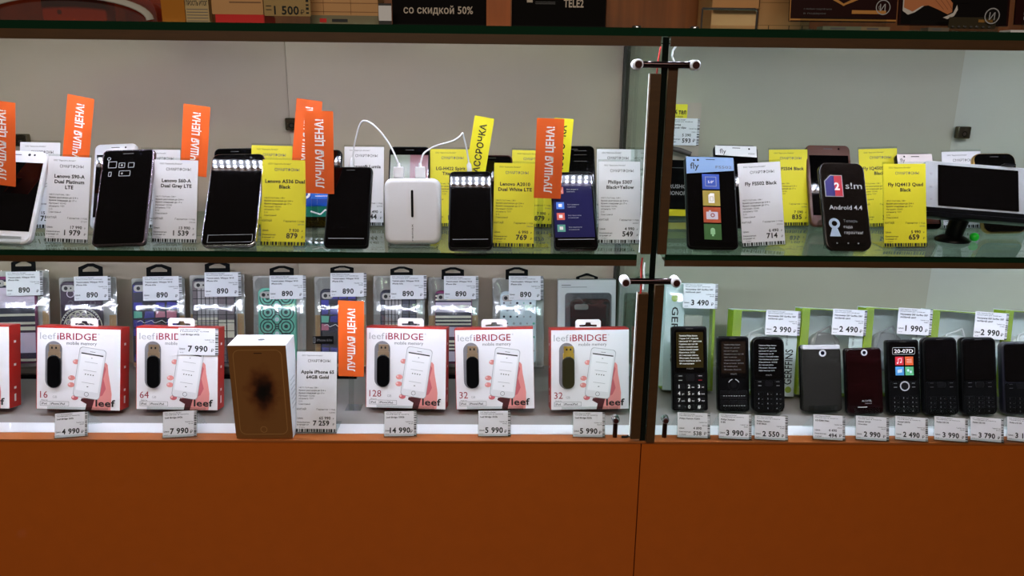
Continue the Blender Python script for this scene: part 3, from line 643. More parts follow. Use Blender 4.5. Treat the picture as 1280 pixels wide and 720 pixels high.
# selfie stick pack against the back wall
M, w, h = fit((838, 128), (881, 128.5), (868, 270), (828, 270), 3, y=.262)
t = thing('selfie_stick_pack', 'clear hanging pack with a 593 price sticker next to the partition', 'selfie stick pack', M)
b = MB(); b.rbox(-w/2, w/2, h*.45, h, .006, .0075, .002, mat('beige_translucent_film', (176, 164, 148), .3)); b.build('backing', t)
b = MB(); b.rbox(-w/2, w/2, 0, h*.5, 0, .012, .002, BLACK, .001); b.rect(-w*.48, w*.40, h*.0, h*.06, -.0004, YELLOW); b.rect(-w*.48, w*.3, h*.43, h*.434, -.0004, GREYINK)
b.text('RUSHOTE', w*.02, h*.25, h*.035, PALEINK, -.0004, 'C', .6, maxw=w*.8); b.text('MONOPOD', w*.02, h*.19, h*.035, PALEINK, -.0004, 'C', .6, maxw=w*.8); b.build('box', t)
b = MB(); b.tube([(-w*.35, -.004, h*.60), (-w*.1, -.006, h*.585), (w*.22, -.008, h*.555)], [.004, .0045, .004], mat('grey_rubber', (74, 66, 62), .5), 10); b.build('handle', t)
b = MB(); b.M = Matrix.Translation((0, .0, h*.63)); small_card(b, w*.95, h*.235, '593', ['Монопод', 'Bluetooth чёрн'], 77, '5 390', y=.0035); b.build('price_sticker', t)
b = MB(); b.rbox(-w*.42, w*.08, h*.86, h*.985, .0045, .0055, .001, YELLOW); b.text('5% тел', -w*.17, h*.90, h*.04, INK, .0042, 'C', 1.2, maxw=w*.42); b.text('скидка', -w*.17, h*.872, h*.016, INK, .0042, 'C'); b.build('yellow_sticker', t)

# ================================================================== BASE DECK, LONG HALF: PHONE CASE PACKS
NAVY = mat('navy_print', (26, 24, 48), .4); CREAM = mat('cream_print', (216, 208, 186), .45); TEAL = mat('teal_print', (104, 186, 162), .4); PLUM = mat('plum_print', (52, 34, 54), .4)
LILAC = mat('lilac_print', (196, 182, 200), .4); MAGENTA = mat('magenta_print', (120, 20, 84), .4); ROSE = mat('rose_print', (190, 110, 130), .4)
KRAFT = mat('kraft_card', (176, 140, 92), .6); GREYCARD = mat('grey_card', (150, 146, 142), .6); CLOUD = mat('pale_blue_print', (206, 220, 226), .4)
def pat_stripes(cols, hs):
    def f(b, x0, x1, z0, z1, y):
        z = z1; i = 0
        while z > z0+.0005:
            d = hs[i % len(hs)]; b.rect(x0, x1, max(z0, z-d), z, y, cols[i % len(cols)]); z -= d; i += 1
    return f
def pat_plaid(base_m, dark, pale):
    def f(b, x0, x1, z0, z1, y):
        b.rect(x0, x1, z0, z1, y, base_m); w, h = x1-x0, z1-z0
        b.rect(x0, x1, z0+h*.30, z0+h*.52, y-.0001, pale); b.rect(x0+w*.1, x0+w*.62, z0, z1*.98, y-.0002, mat('plaid_band', (150, 144, 146), .45))
        for k in range(5): b.rect(x0+w*.1, x0+w*.62, z0+h*(.32+.05*k), z0+h*(.35+.05*k), y-.0003, CREAM)
        for i in range(6): x = x0+w*(.1+.1*i); b.rect(x, x+.0013, z0, z1, y-.0004, dark)
        for i in range(9): z = z0+h*(.08+.1*i); b.rect(x0, x1, z, z+.0011, y-.0005, dark)
        b.rect(x1-w*.2, x1-w*.17, z0, z1, y-.0004, dark)
    return f
def pat_mandala(b, x0, x1, z0, z1, y):
    b.rect(x0, x1, z0, z1, y, PLUM); w, h = x1-x0, z1-z0; cx, cz = (x0+x1)/2, z0+h*.44
    for k, r in enumerate((.72, .60, .46, .30, .16)): b.ring(cx, cz, w*r*.72, w*r*.72+.0013, y-.0002, CREAM, 40)
    n = 14
    for i in range(n):
        a = 2*math.pi*i/n; px, pz = cx+w*.35*math.cos(a), cz+w*.35*math.sin(a)
        b.ring(px, pz, w*.052, w*.08, y-.0003, CREAM, 14); b.ring(px, pz, w*.02, w*.035, y-.0003, LILAC, 10)
    for i in range(44):
        a = 2*math.pi*i/44; px, pz = cx+w*.5*math.cos(a), cz+w*.5*math.sin(a)
        if x0+.002 < px < x1-.002: b.disk(px, pz, w*.017, y-.0003, WHITEINK, 8)
    for i in range(3): b.ring(x0+w*(.25+.28*i), z0+h*.88, w*.08, w*.1, y-.0002, LILAC, 16); b.ring(x0+w*(.25+.28*i), z0+h*.76, w*.05, w*.07, y-.0002, GREYINK, 16)
def pat_rings(b, x0, x1, z0, z1, y):
    b.rect(x0, x1, z0, z1, y, TEAL); w, h = x1-x0, z1-z0; dk = mat('dark_teal_print', (26, 62, 62), .4)
    for j in range(5):
        for i in range(2):
            cx, cz = x0+w*(.25+.5*i), z0+h*(.1+.2*j)
            b.ring(cx, cz, w*.195, w*.225, y-.0002, dk); b.ring(cx, cz, w*.11, w*.145, y-.0002, dk); b.disk(cx, cz, w*.055, y-.0002, dk)
        b.disk(x0+w*.5, z0+h*(.1+.2*j), w*.028, y-.0002, dk, 12); b.ring(x0+w*.5, z0+h*.1*(1+2*j), w*.05, w*.066, y-.0002, dk, 14)
        if j < 4: b.ring(x0+w*.5, z0+h*(.2+.2*j), w*.12, w*.145, y-.0003, dk); b.disk(x0+w*.5, z0+h*(.2+.2*j), w*.06, y-.0003, CLOUD)
def pat_patch(b, x0, x1, z0, z1, y):
    r = random.Random(int(abs(x0)*1e5)+5); b.rect(x0, x1, z0, z1, y, NAVY); w, h = x1-x0, z1-z0; iv = mat('indigo_print', (52, 50, 140), .4); bk = mat('black_print', (22, 20, 26), .4)
    nr, nc = 9, 4
    for j in range(nr):
        for i in range(nc):
            c = r.choice((iv, iv, bk, TEAL, NAVY, ROSE if j in (4, 5) else iv))
            q = [(i+.04+r.random()*.1, j+.04+r.random()*.12), (i+.96-r.random()*.12, j+.05+r.random()*.15), (i+.95-r.random()*.1, j+.95-r.random()*.15), (i+.05+r.random()*.12, j+.96-r.random()*.1)]
            b.ngon([(x0+w*u/nc, z0+h*v/nr) for (u, v) in q], y-.0002, c)
    b.line([(x0+w*(.1+.08*i), z0+h*(.52+.02*math.sin(i*2.1))) for i in range(11)], .0008, y-.0004, WHITEINK)
def pat_dots(b, x0, x1, z0, z1, y):
    b.rect(x0, x1, z0, z1, y, CLOUD); w, h = x1-x0, z1-z0; r = random.Random(3)
    for j in range(9):
        for i in range(5):
            c = r.choice((NAVY, PALEINK, TEAL, PALEINK, NAVY)); b.disk(x0+w*(.1+.2*i+(.1 if j % 2 else 0))*.95, z0+h*(.07+.1*j), w*r.choice((.022, .034, .026)), y-.0002, c, 12)
def bulge(b, w, h, d0, y0, mt, r=.006):
    """Clear moulded shell: bowed front in a flat rim, rows up, columns across."""
    nz, nx = 14, 10; V = []
    for j in range(nz+1):
        v = j/nz
        for i in range(nx+1):
            u = i/nx; e = min(1, min(u, 1-u)*9); f = min(1, v*14, (1-v)*20)
            e = math.sin(e*math.pi/2); f = math.sin(f*math.pi/2)
            dep = e*f*(d0-1.55*max(0, v-.3)**2*h*h*.93)
            V.append(((u-.5)*w, y0-dep, v*h))
    b.add(V, [(j*(nx+1)+i, j*(nx+1)+i+1, (j+1)*(nx+1)+i+1, (j+1)*(nx+1)+i) for j in range(nz) for i in range(nx)], mt, True)
def case_pack(x0, y0, x1, case_px, hang_px, tag_px, pattern, label, seed, card=KRAFT, low=.33, side_mt=None):
    """x0, x1, y0: blister edges and top; case_px: x0, x1, top of the printed case; hang_px: hanger; tag_px: price sticker."""
    sh = lambda x: (600-x)*.012
    M, w, h = fit((x0, y0), (x1, y0), (x1+sh(x1), 473), (x0+sh(x0), 473), 14.5, z=.0008)
    H = h
    t = thing('phone_case_pack', label, 'phone case pack', M, 'hanging packs of patterned phone cases'); n = (M.to_3x3() @ Vector((0, -1, 0))); B = M.translation; Mi = M.inverted()
    def loc(px, py, off=0.0):
        d = ray(px, py); P = B+n*off; tt = (P-CAM).dot(n)/d.dot(n); q = Mi @ (CAM+d*tt); return q.x, q.z
    b = MB(); b.rbox(-w/2+.001, w/2-.001, .02, H-.001, .0012, .002, .003, mat('pale_grey_card', (176, 172, 166), .6))
    for s in (-1, 1): b.rect(*sorted((s*w*.48, s*w*.36)), .022, H*.62, .0009, card)
    b.build('backing_card', t)
    b = MB(); b.box(-w*.3, w*.3, -.0002, .021, -.004, .006, BLACK); b.build('foot', t)
    cx0, cz1 = loc(case_px[0], case_px[2]); cx1, _ = loc(case_px[1], case_px[2]); cz0 = .026; cw = cx1-cx0
    b = MB(); b.rbox(cx0, cx1, cz0, cz1, -.0085, .0, .009, side_mt or NAVY, .002, 3); pattern(b, cx0+.0012, cx1-.0012, cz0+.003, cz1-.005, -.0089)
    b.rbox(cx0+cw*.06, cx0+cw*.36, cz1-.017, cz1-.006, -.0104, -.0088, .005, mat('pale_case_rim', (170, 166, 160), .4)); b.disk(cx0+cw*.16, cz1-.0115, .0032, -.0106, INK, 16); b.disk(cx0+cw*.28, cz1-.0115, .0016, -.0106, INK, 10)
    b.build('phone_case', t)
    b = MB(); bulge(b, w, H-.016, .0165, .0018, BLIS); b.M = Matrix.Translation((0, 0, .016)); o = b.build('blister', t); o.location.z = .016
    hx0, hz0 = loc(hang_px[0], hang_px[3]); hx1, hz1 = loc(hang_px[2], hang_px[1]); hw = hx1-hx0; hh = max(hz1-hz0, .012)
    b = MB(); arch = [(hx0, hz0-.006), (hx1, hz0-.006), (hx1, hz0+hh*.7), (hx0+hw*.62, hz0+hh), (hx0+hw*.38, hz0+hh), (hx0, hz0+hh*.7)]
    hole = [(hx0+hw*.17, hz0+hh*.34), (hx1-hw*.17, hz0+hh*.34), (hx1-hw*.17, hz0+hh*.50), (hx0+hw*.6, hz0+hh*.74), (hx0+hw*.4, hz0+hh*.74), (hx0+hw*.17, hz0+hh*.50)]
    N = 6; V = [(p[0], y, p[1]) for y in (.0, .0011) for o in (arch, hole) for p in o]; Fs = []
    for k in range(N):
        k2 = (k+1) % N; Fs += [(k, k2, N+k2, N+k), (2*N+k, 3*N+k, 3*N+k2, 2*N+k2), (k, 2*N+k, 2*N+k2, k2), (N+k, N+k2, 3*N+k2, 3*N+k)]
    b.add(V, Fs, MATTE); b.build('hanger', t)
    if tag_px:
        tx0, tz0 = loc(tag_px[0], tag_px[3], .014); tx1, tz1 = loc(tag_px[2], tag_px[1], .014)
        b = MB(); b.M = Matrix.Translation(((tx0+tx1)/2, 0, tz0)); small_card(b, tx1-tx0, tz1-tz0, '890', ['Чехол-накл. Whisper W10', 'iPhone 6/6s'], seed, y=-.0140); b.build('price_sticker', t)
    return t, loc, w, H
case_pack(-10, 338, 58, (-12, 47, 346), (14, 323, 44, 338), (8, 339, 53, 370), pat_stripes([NAVY, CREAM, NAVY, LILAC, NAVY, CREAM, NAVY, CREAM], [.004, .006, .004, .034, .010, .004, .010, .004]), 'phone case pack with black and cream stripes, cut off by the photo edge', 11, side_mt=MAGENTA)
case_pack(70, 346, 143, (78, 129, 352), (98, 329, 128, 345), (93, 345, 138, 376), pat_mandala, 'phone case pack with a lace mandala pattern on dark plum', 12, side_mt=PLUM)
case_pack(161, 347, 229, (167, 224, 352), (183, 330, 214, 345), (179, 345, 227, 376), pat_patch, 'phone case pack with navy and teal patches, behind the 64 flash drive box', 13)
case_pack(234, 343, 304, (242, 295, 348), (256, 326, 287, 340), (256, 340, 301, 371), pat_plaid(mat('taupe_print', (104, 92, 96), .45), INK, CREAM), 'phone case pack with dark grey plaid, behind the pale phone box', 14)
case_pack(314, 344, 381, (324, 371, 360), (337, 332, 367, 344), (337, 344, 382, 374), pat_rings, 'phone case pack with teal rings and circles', 15, card=GREYCARD, side_mt=TEAL)
tp, loc, w, h = case_pack(391, 345, 457, (401, 447, 361), (413, 332, 442, 341), (413, 341, 458, 371), pat_patch, 'phone case pack with navy and teal patches, behind the orange card', 16)
x0, z0 = loc(391, 430, .015); x1, z1 = loc(417, 420, .015)
b = MB(); b.rbox(x0, x1, z0, z1, -.0149, -.0143, .0008, BLACK); b.text('iPhone 6/6s', (x0+x1)/2+.002, z0+(z1-z0)*.35, (z1-z0)*.3, GREYINK, -.0151, 'C', .3); b.frame(x0+.001, x0+.0042, z0+.002, z1-.002, .0005, -.0151, PALEINK); b.build('model_sticker', tp)
case_pack(465, 344, 531, (476, 521, 362), (488, 333, 516, 344), (488, 344, 533, 374), pat_plaid(mat('slate_print', (70, 70, 86), .45), INK, LILAC), 'phone case pack with slate grey plaid, behind the 128 flash drive box', 17, card=GREYCARD)
case_pack(534, 346, 599, (544, 590, 363), (552, 334, 580, 345), (555, 345, 598, 374), pat_stripes([NAVY, CREAM, NAVY, CREAM, NAVY, LILAC, NAVY, CREAM], [.003, .003, .003, .003, .003, .017, .006, .004]), 'phone case pack with lilac, cream and navy stripes', 18, side_mt=MAGENTA)
case_pack(615, 347, 681, (625, 670, 364), (632, 334, 660, 345), (636, 345, 679, 375), pat_dots, 'phone case pack with scattered dots on pale blue', 19, card=GREYCARD, side_mt=CLOUD)
# boxed black case
M, w, h = fit((697, 350), (769, 350), (768.5, 470), (697, 470), 8, z=.0008)
t = thing('phone_case_box', 'pale grey window box with a black phone case, behind the gold flash drive box', 'phone case box', M)
b = MB(); b.rbox(-w/2, w/2, 0, h, 0, .022, .001, mat('pale_grey_box', (206, 206, 206), .5)); b.rect(-w*.44, -w*.28, h*.945, h*.951, -.0003, INK); b.rect(-w*.44, -w*.0, h*.925, h*.93, -.0003, GREYINK)
b.rbox(-w*.38, w*.42, h*.14, h*.87, -.0006, .0002, .006, mat('grey_window', (112, 112, 118), .3)); b.text('Глянцевый чехол', -w*.3, h*.08, h*.022, GREYINK, -.0004, 'L'); b.build('carton', t)
b = MB(); b.rbox(-w*.29, w*.40, h*.15, h*.81, -.0052, -.0005, .009, BLACK, .002, 3); b.rbox(-w*.22, w*.02, h*.70, h*.755, -.0062, -.005, .0035, mat('pale_case_rim', (170, 166, 160), .4)); b.ring(w*.02, h*.45, w*.09, w*.1, -.0056, DARKGREY); b.build('phone_case', t)
b = MB(); b.rbox(-w*.38, w*.42, h*.14, h*.87, -.0085, -.0075, .006, BLIS); b.build('window_film', t)
b = MB(); pts = [(-w*.18, h-.001), (w*.2, h-.001), (w*.2, h+.004), (w*.03, h+.0105), (-w*.01, h+.0105), (-w*.18, h+.004)]; hol = [(-w*.12, h+.0008), (w*.14, h+.0008), (w*.14, h+.0028), (w*.03, h+.006), (-w*.01, h+.006), (-w*.12, h+.0028)]
V = [(p[0], y, p[1]) for y in (.010, .0112) for o in (pts, hol) for p in o]; Fs = []
for k in range(6):
    k2 = (k+1) % 6; Fs += [(k, k2, 6+k2, 6+k), (12+k, 18+k, 18+k2, 12+k2), (k, 12+k, 12+k2, k2), (6+k, 6+k2, 18+k2, 18+k)]
b.add(V, Fs, MATTE); b.build('hanger', t)

# ================================================================== FLASH DRIVE BOXES
REDB = mat('red_box_side', (186, 34, 26), .4); WBOX = mat('white_box_print', (232, 230, 234), .42); CRIM = mat('crimson_print', (150, 18, 48), .5)
SKIN = mat('printed_skin', (222, 140, 136), .5); SKIN2 = mat('printed_skin_shade', (196, 96, 104), .5); WINE = mat('printed_wine', (70, 18, 24), .5)
def drive_box(tl, tr, br, bl, cap, label, depth=.030, yaw=0, gold=False, tab=.5, sticker=None):
    M, w, h = fit(tl, tr, br, bl, 13, z=.0006, lift=depth*.225+.0042, yaw=yaw)
    t = thing('flash_drive_box', label, 'flash drive box', M, 'white and red flash drive boxes')
    X = lambda u: -w/2+w*u
    Z = lambda v: h*(1-v)
    b = MB(); b.box(-w/2, w/2, 0, depth, 0, h, REDB, WBOX)
    b.rect(-w/2, w/2, h-.0022, h, -.0002, REDB); b.rect(-w/2, -w/2+.0008, 0, h, -.0002, REDB)
    # printed front
    b.text('leef', X(.04), Z(.155), h*.085, PALEINK, -.0003, 'L', 0, w=w*.19); b.text('iBRIDGE', X(.245), Z(.155), h*.085, CRIM, -.0003, 'L', .2, w=w*.47); b.text('®', X(.73), Z(.09), h*.02, PALEINK, -.0003, 'L')
    b.text('mobile memory', X(.715), Z(.215), h*.042, GREYINK, -.0003, 'R', 0, w=w*.36)
    b.text(cap, X(.045), Z(.865), h*.085, CRIM, -.0003, 'L', 0); b.text('GB', X(.045+.075*len(cap)), Z(.865), h*.03, PALEINK, -.0003, 'L')
    b.frame(X(.045), X(.39), Z(.96), Z(.905), .0004, -.0003, GREYINK); b.text('Made for', X(.06), Z(.9), h*.016, GREYINK, -.0003, 'L')
    for i, s in enumerate(('iPod', 'iPhone', 'iPad')): b.text(s, X(.065+.11*i), Z(.945), h*.025, INK, -.0003, 'L', .6, maxw=w*.1); b.rect(X(.055+.11*i), X(.057+.11*i), Z(.952), Z(.912), -.0003, GREYINK)
    # printed hand behind and around the printed phone
    hand = [(.585, 1.0), (.60, .93), (.545, .90), (.57, .84), (.72, .84), (.77, .74), (.78, .60), (.80, .45), (.825, .42), (.85, .45), (.86, .56), (.885, .70), (.90, .80), (.895, .92), (.89, 1.0)]
    b.ngon([(X(u), Z(v)) for u, v in reversed(hand)], -.0003, SKIN)
    b.ngon([(X(u), Z(v)) for u, v in reversed([(.585, 1.0), (.60, .93), (.53, .89), (.54, .86), (.70, .86), (.68, .93), (.66, 1.0)])], -.00035, WINE)
    b.ngon([(X(u), Z(v)) for u, v in reversed([(.78, .58), (.81, .46), (.83, .5), (.80, .62), (.83, .74), (.79, .82), (.75, .84)])], -.00035, SKIN2)
    for (u, v, c) in ((.475, .42, SKIN), (.42, .615, SKIN), (.415, .70, SKIN), (.46, .855, SKIN2)): b.disk(X(u), Z(v), w*.042, -.00035, c, 16, h*.03); b.disk(X(u-.022), Z(v-.008), w*.014, -.0004, mat('printed_nail', (236, 186, 184), .5), 10)
    ca, sa = math.cos(math.radians(-8)), math.sin(math.radians(-8)); pcx, pcz = X(.635), Z(.555)
    def R(p): return (pcx+p[0]*ca-p[1]*sa, pcz+p[0]*sa+p[1]*ca)
    pw, ph = w*.155, h*.30
    b.ngon([R(p) for p in rr(-pw-.0008, pw+.0008, -ph-.0008, ph+.0008, .005)], -.00045, PALEINK); b.ngon([R(p) for p in rr(-pw, pw, -ph, ph, .005)], -.0005, WHITE)
    b.ngon([R(p) for p in rr(-pw*.86, pw*.86, -ph*.74, ph*.78, 0)], -.0006, mat('printed_screen', (240, 240, 244), .5)); b.ngon([R(p) for p in rr(-pw*.86, pw*.86, ph*.74, ph*.79, 0)], -.0007, DARKGREY)
    q = R((0, -ph*.86)); b.ring(q[0], q[1], .0028, .0034, -.0006, GREYINK, 16)
    q = R((0, ph*.87)); b.line([R((-pw*.2, ph*.87)), R((pw*.2, ph*.87))], .0007, -.0006, GREYINK)
    for k in range(4): q = R((-pw*.3+pw*.2*k, -ph*.06)); b.disk(q[0], q[1], .0009, -.0007, INK, 8)
    for v in (.1, .44, -.4): b.line([R((-pw*.5, ph*v)), R((pw*.5, ph*v))], .0006, -.0007, PALEINK)
    q = R((0, ph*.62)); b.disk(q[0], q[1], .0012, -.0007, INK, 8, .0005); q = R((0, -ph*.55)); b.disk(q[0], q[1], .0014, -.0007, INK, 8, .0006)
    b.text('leef', X(.945), Z(.955), h*.085, INK, -.0008, 'R', .9, w=w*.235)
    # the red flank carries small white print
    for (fx, s) in ((w/2+.0002, 1), (-w/2-.0002, -1)):
        for k, v in enumerate((.22, .5, .78)): b.add([(fx, depth*.4, Z(v)), (fx, depth*.6, Z(v)), (fx, depth*.6, Z(v-.03)), (fx, depth*.4, Z(v-.03))], [(0, 1, 2, 3)], WHITEINK)
        b.add([(fx, depth*.42, Z(.93)), (fx, depth*.58, Z(.93)), (fx, depth*.58, Z(.84)), (fx, depth*.42, Z(.84))], [(0, 1, 2, 3)], WHITEINK)
    b.build('carton', t)
    ox, oz, orx, orz = X(.205), Z(.46), w*.098, h*.285
    b = MB(); b.rbox(ox-orx, ox+orx, oz-orz, oz+orz, -.0009, .0002, orx, mat('shaded_window_tray', (128, 126, 132), .3)); b.build('window', t)  # tray grey darkened to paint in the shade inside the window
    MT = mat('gold_connector', (206, 170, 70), .3, .6) if gold else mat('steel_connector', (176, 150, 122), .3, .6)
    b = MB(); b.rbox(ox-orx*.62, ox+orx*.98, oz-orz*.97, oz+orz*.42, -.0055, -.0009, orx*.75, BLACK if not gold else mat('olive_black_plastic', (40, 36, 14), .35), .0012, 2); d = b.build('flash_drive', t)
    b = MB(); b.box(ox-orx*.4, ox+orx*.8, -.0042, -.0009, oz+orz*.42, oz+orz*.86, MT); b.box(ox-orx*.5, ox+orx*.9, -.0046, -.0009, oz+orz*.30, oz+orz*.55, MT)
    b.rect(ox-orx*.15, ox+orx*.05, oz+orz*.68, oz+orz*.77, -.0044, INK); b.rect(ox+orx*.35, ox+orx*.55, oz+orz*.68, oz+orz*.77, -.0044, INK); b.text('leef', ox+orx*.2, oz+orz*.36, h*.022, INK, -.0048, 'C', .8); b.build('connector', d)
    # hang tab with a euro hole
    tx0, tx1 = X(tab-.165), X(tab+.165); hz = h+.0125
    o = rr(tx0, tx1, h-.003, hz, .004, 4); cx = (tx0+tx1)/2
    b = MB(); tw = (tx1-tx0)
    hole = [(cx-tw*.34, h+.0012), (cx+tw*.34, h+.0012), (cx+tw*.34, h+.0040), (cx+tw*.12, h+.0044), (cx+tw*.09, h+.0078), (cx-tw*.09, h+.0078), (cx-tw*.12, h+.0044), (cx-tw*.34, h+.0040)]
    outer = [(tx0, h-.003), (tx1, h-.003), (tx1, hz-.003), (tx1-.003, hz), (cx+tw*.1, hz), (cx-tw*.1, hz), (tx0+.003, hz), (tx0, hz-.003)]
    N = 8; y0 = depth*.55; V = [(p[0], y, p[1]) for y in (y0, y0+.0008) for o in (outer, hole) for p in o]; Fs = []
    for k in range(N):
        k2 = (k+1) % N; Fs += [(k, k2, N+k2, N+k), (2*N+k, 3*N+k, 3*N+k2, 2*N+k2), (k, 2*N+k, 2*N+k2, k2), (N+k, N+k2, 3*N+k2, 3*N+k)]
    b.add(V, Fs, WHITE); b.build('hang_tab', t)
    if sticker:
        b = MB(); b.M = Matrix.Translation((X(.765), 0, Z(.33))); small_card(b, w*.49, h*.325, sticker, ['Leef iBridge 64Gb'], 64, y=-.0024, head=('ООО "Евросеть-Ритейл"', 'Память USB')); b.build('price_sticker', t)
    stand(M, w, h, depth, 'clear acrylic stand under the '+label.split(',')[0], .0006, .004, group='clear stands under the flash drive boxes')
    return t
drive_box((-92, 406), (13, 406), (11.5, 510), (-91, 510), '16', 'flash drive box cut off by the photo edge, nearest the striped case pack', yaw=1)
drive_box((49, 409), (154, 409), (149.8, 512), (45.5, 512), '16', 'white flash drive box marked 16, with red flank', yaw=1)
drive_box((173, 409), (274, 409), (272.5, 512), (169.5, 512), '64', 'white flash drive box marked 64, with a 7 990 price sticker on its front', yaw=1, sticker='7 990')
drive_box((460, 409), (559, 409), (557, 511), (456.5, 509.5), '128', 'white flash drive box marked 128', yaw=-5, tab=.53)
drive_box((568, 410.5), (665.5, 410), (668, 510), (570, 512), '32', 'white flash drive box marked 32, with black steel-tipped drive', yaw=-3, tab=.5)
drive_box((688, 411), (786, 410), (786, 511), (688.5, 512), '32', 'white flash drive box marked 32, with a gold-tipped drive', yaw=3, gold=True)

# ================================================================== PALE PHONE BOX WITH ITS TAG
def bronze_print(h):
    """Printed bronze with a dark feathery shape in its middle."""
    m = mat('bronze_print', (140, 92, 48), .4, .1); nt = m.node_tree; b = nt.nodes['Principled BSDF']
    tc = nt.nodes.new('ShaderNodeTexCoord'); mp = nt.nodes.new('ShaderNodeMapping'); mp.inputs['Location'].default_value = (-.004, 0, -h*.51)
    nz = nt.nodes.new('ShaderNodeTexNoise'); nz.inputs['Scale'].default_value = 55; nz.inputs['Detail'].default_value = 4
    ad = nt.nodes.new('ShaderNodeMix'); ad.data_type = 'VECTOR'; ad.inputs['Factor'].default_value = .028
    sc = nt.nodes.new('ShaderNodeVectorMath'); sc.operation = 'MULTIPLY'; sc.inputs[1].default_value = (1.35, 0, .8)
    sh = nt.nodes.new('ShaderNodeVectorMath'); sh.operation = 'SUBTRACT'; sh.inputs[1].default_value = (.014*1.3, 0, .014*.75)
    ln = nt.nodes.new('ShaderNodeVectorMath'); ln.operation = 'LENGTH'
    cr = nt.nodes.new('ShaderNodeValToRGB'); k = cr.color_ramp.elements
    k[0].position = .006; k[0].color = rgb((14, 8, 6)); k[1].position = .034; k[1].color = rgb((140, 92, 48))
    e2 = k.new(.013); e2.color = rgb((60, 28, 14)); e3 = k.new(.022); e3.color = rgb((116, 66, 32))
    L = nt.links.new
    L(tc.outputs['Object'], mp.inputs[0]); L(tc.outputs['Object'], nz.inputs['Vector']); L(mp.outputs[0], ad.inputs['A']); L(nz.outputs['Color'], ad.inputs['B'])
    L(ad.outputs['Result'], sc.inputs[0]); L(sc.outputs[0], sh.inputs[0]); L(sh.outputs[0], ln.inputs[0]); L(ln.outputs['Value'], cr.inputs[0]); L(cr.outputs[0], b.inputs['Base Color'])
    return m
M, w, h = fit((282.5, 432), (356.8, 431.8), (366, 548), (296, 548), 0, z=.0012, lift=0)
t = thing('phone_box', 'white phone box with a dark gold printed phone on its front', 'phone box', M)
GB = bronze_print(h)
b = MB(); b.box(-w/2+.0004, w/2-.0004, .0004, .0456, 0, h*.03, WHITEPL, GB); b.build('base', t)
b = MB(); b.box(-w/2, w/2, 0, .046, h*.03, h, WHITEPL, GB); ow, oh = w*.42, h*.455
b.frame(-ow, ow, h*.5-oh, h*.5+oh, .0009, -.0002, mat('bronze_outline', (176, 128, 76), .4), .009); b.rbox(-w*.06, w*.08, h*.915, h*.924, -.0003, .0, .0006, mat('dark_bronze', (70, 42, 20), .4)); b.ring(-w*.0, h*.1, w*.05, w*.06, -.0002, MATS['bronze_outline'], 20)
ap = [(x*w*.06, .024+y*.004) for x, y in ((-.5, -1), (.5, -1), (1, -.4), (1, .4), (.5, 1), (-.5, 1), (-1, .4), (-1, -.4))]
b.add([(p[0], p[1], h+.0003) for p in ap], [tuple(range(8))], GREYINK); b.build('lid', t)
b = MB()
for k in range(7): b.add([(w/2+.0004, .008+.0*k, h*(.3+.05*k)), (w/2+.0004, .03, h*(.3+.05*k)), (w/2+.0004, .03, h*(.308+.05*k)), (w/2+.0004, .008, h*(.308+.05*k))], [(0, 1, 2, 3)], PALEINK)
b.build('side_print', t)
tall_tag((374, 440), (423, 439.5), (420.5, 540), (369.5, 540.5), ['Apple iPhone 6S', '64GB Gold'], '65 990', '7 259', WHITE, 'white price tag reading 7 259, beside the pale phone box', z=.0006, tilt=15)
promo((424, 376), (456, 376.5), (455, 471), (423, 470), .10, 'orange', 'orange best price card on the base deck, above the 7 259 tag', zs=.0006)

# ================================================================== FRONT PRICE TAGS
front_tag(66.5, 516, 107, 546, '4 990', ['Leef iBridge 16Gb'], 'small price tag reading 4 990 under the flash drive box marked 16')
front_tag(202, 514, 244, 546, '7 990', ['Leef iBridge 64Gb'], 'small price tag reading 7 990 below the flash drive box marked 64')
front_tag(480, 514, 520, 545, '14 990', ['Leef iBridge 128Gb'], 'small price tag reading 14 990 under the flash drive box marked 128')
front_tag(598, 513.5, 638, 545, '5 990', ['Leef iBridge 32Gb'], 'small price tag reading 5 990 under the steel-tipped 32 drive box')
front_tag(717, 515, 756.5, 546, '5 990', ['Leef iBridge 32Gb'], 'small price tag reading 5 990 under the gold-tipped drive box')
front_tag(848, 516, 888.5, 547, '538', ['Philips Xenium X2301'], 'small two-price tag reading 538, next to the bronze peg', old='4 890')
front_tag(900, 517.5, 940.5, 548.5, '3 990', ['Philips Xenium', 'E180'], 'small price tag reading 3 990 under the second keypad phone from the partition')
front_tag(945, 520, 986, 549.5, '2 550', ['Philips Xenium', 'E160 Black'], 'small price tag reading 2 550 under the round-topped keypad phone')
front_tag(1018.5, 519, 1058, 549.5, '494', ['LG G360 Titan'], 'small two-price tag reading 494 under the grey flip phone', old='4 490')
front_tag(1072, 521, 1113, 550, '2 990', ['Alcatel 2012D', 'Chocolate'], 'small price tag reading 2 990 under the dark red flip phone')
front_tag(1121.5, 521.5, 1162, 550.5, '2 490', ['Alcatel 2007D', 'Black'], 'small price tag reading 2 490 under the phone with four coloured squares')
front_tag(1170.5, 522, 1212, 551, '3 990', ['Nokia 230 DS'], 'small price tag reading 3 990 under the black keypad phone before the 1 990 pack')
front_tag(1216, 522.5, 1257, 551.5, '3 790', ['Nokia 222 DS'], 'small price tag reading 3 790 near the end of the front row')
front_tag(1262, 523, 1303, 552, '3 190', ['Nokia 215 DS'], 'small price tag cut off by the photo edge at the end of the front row')

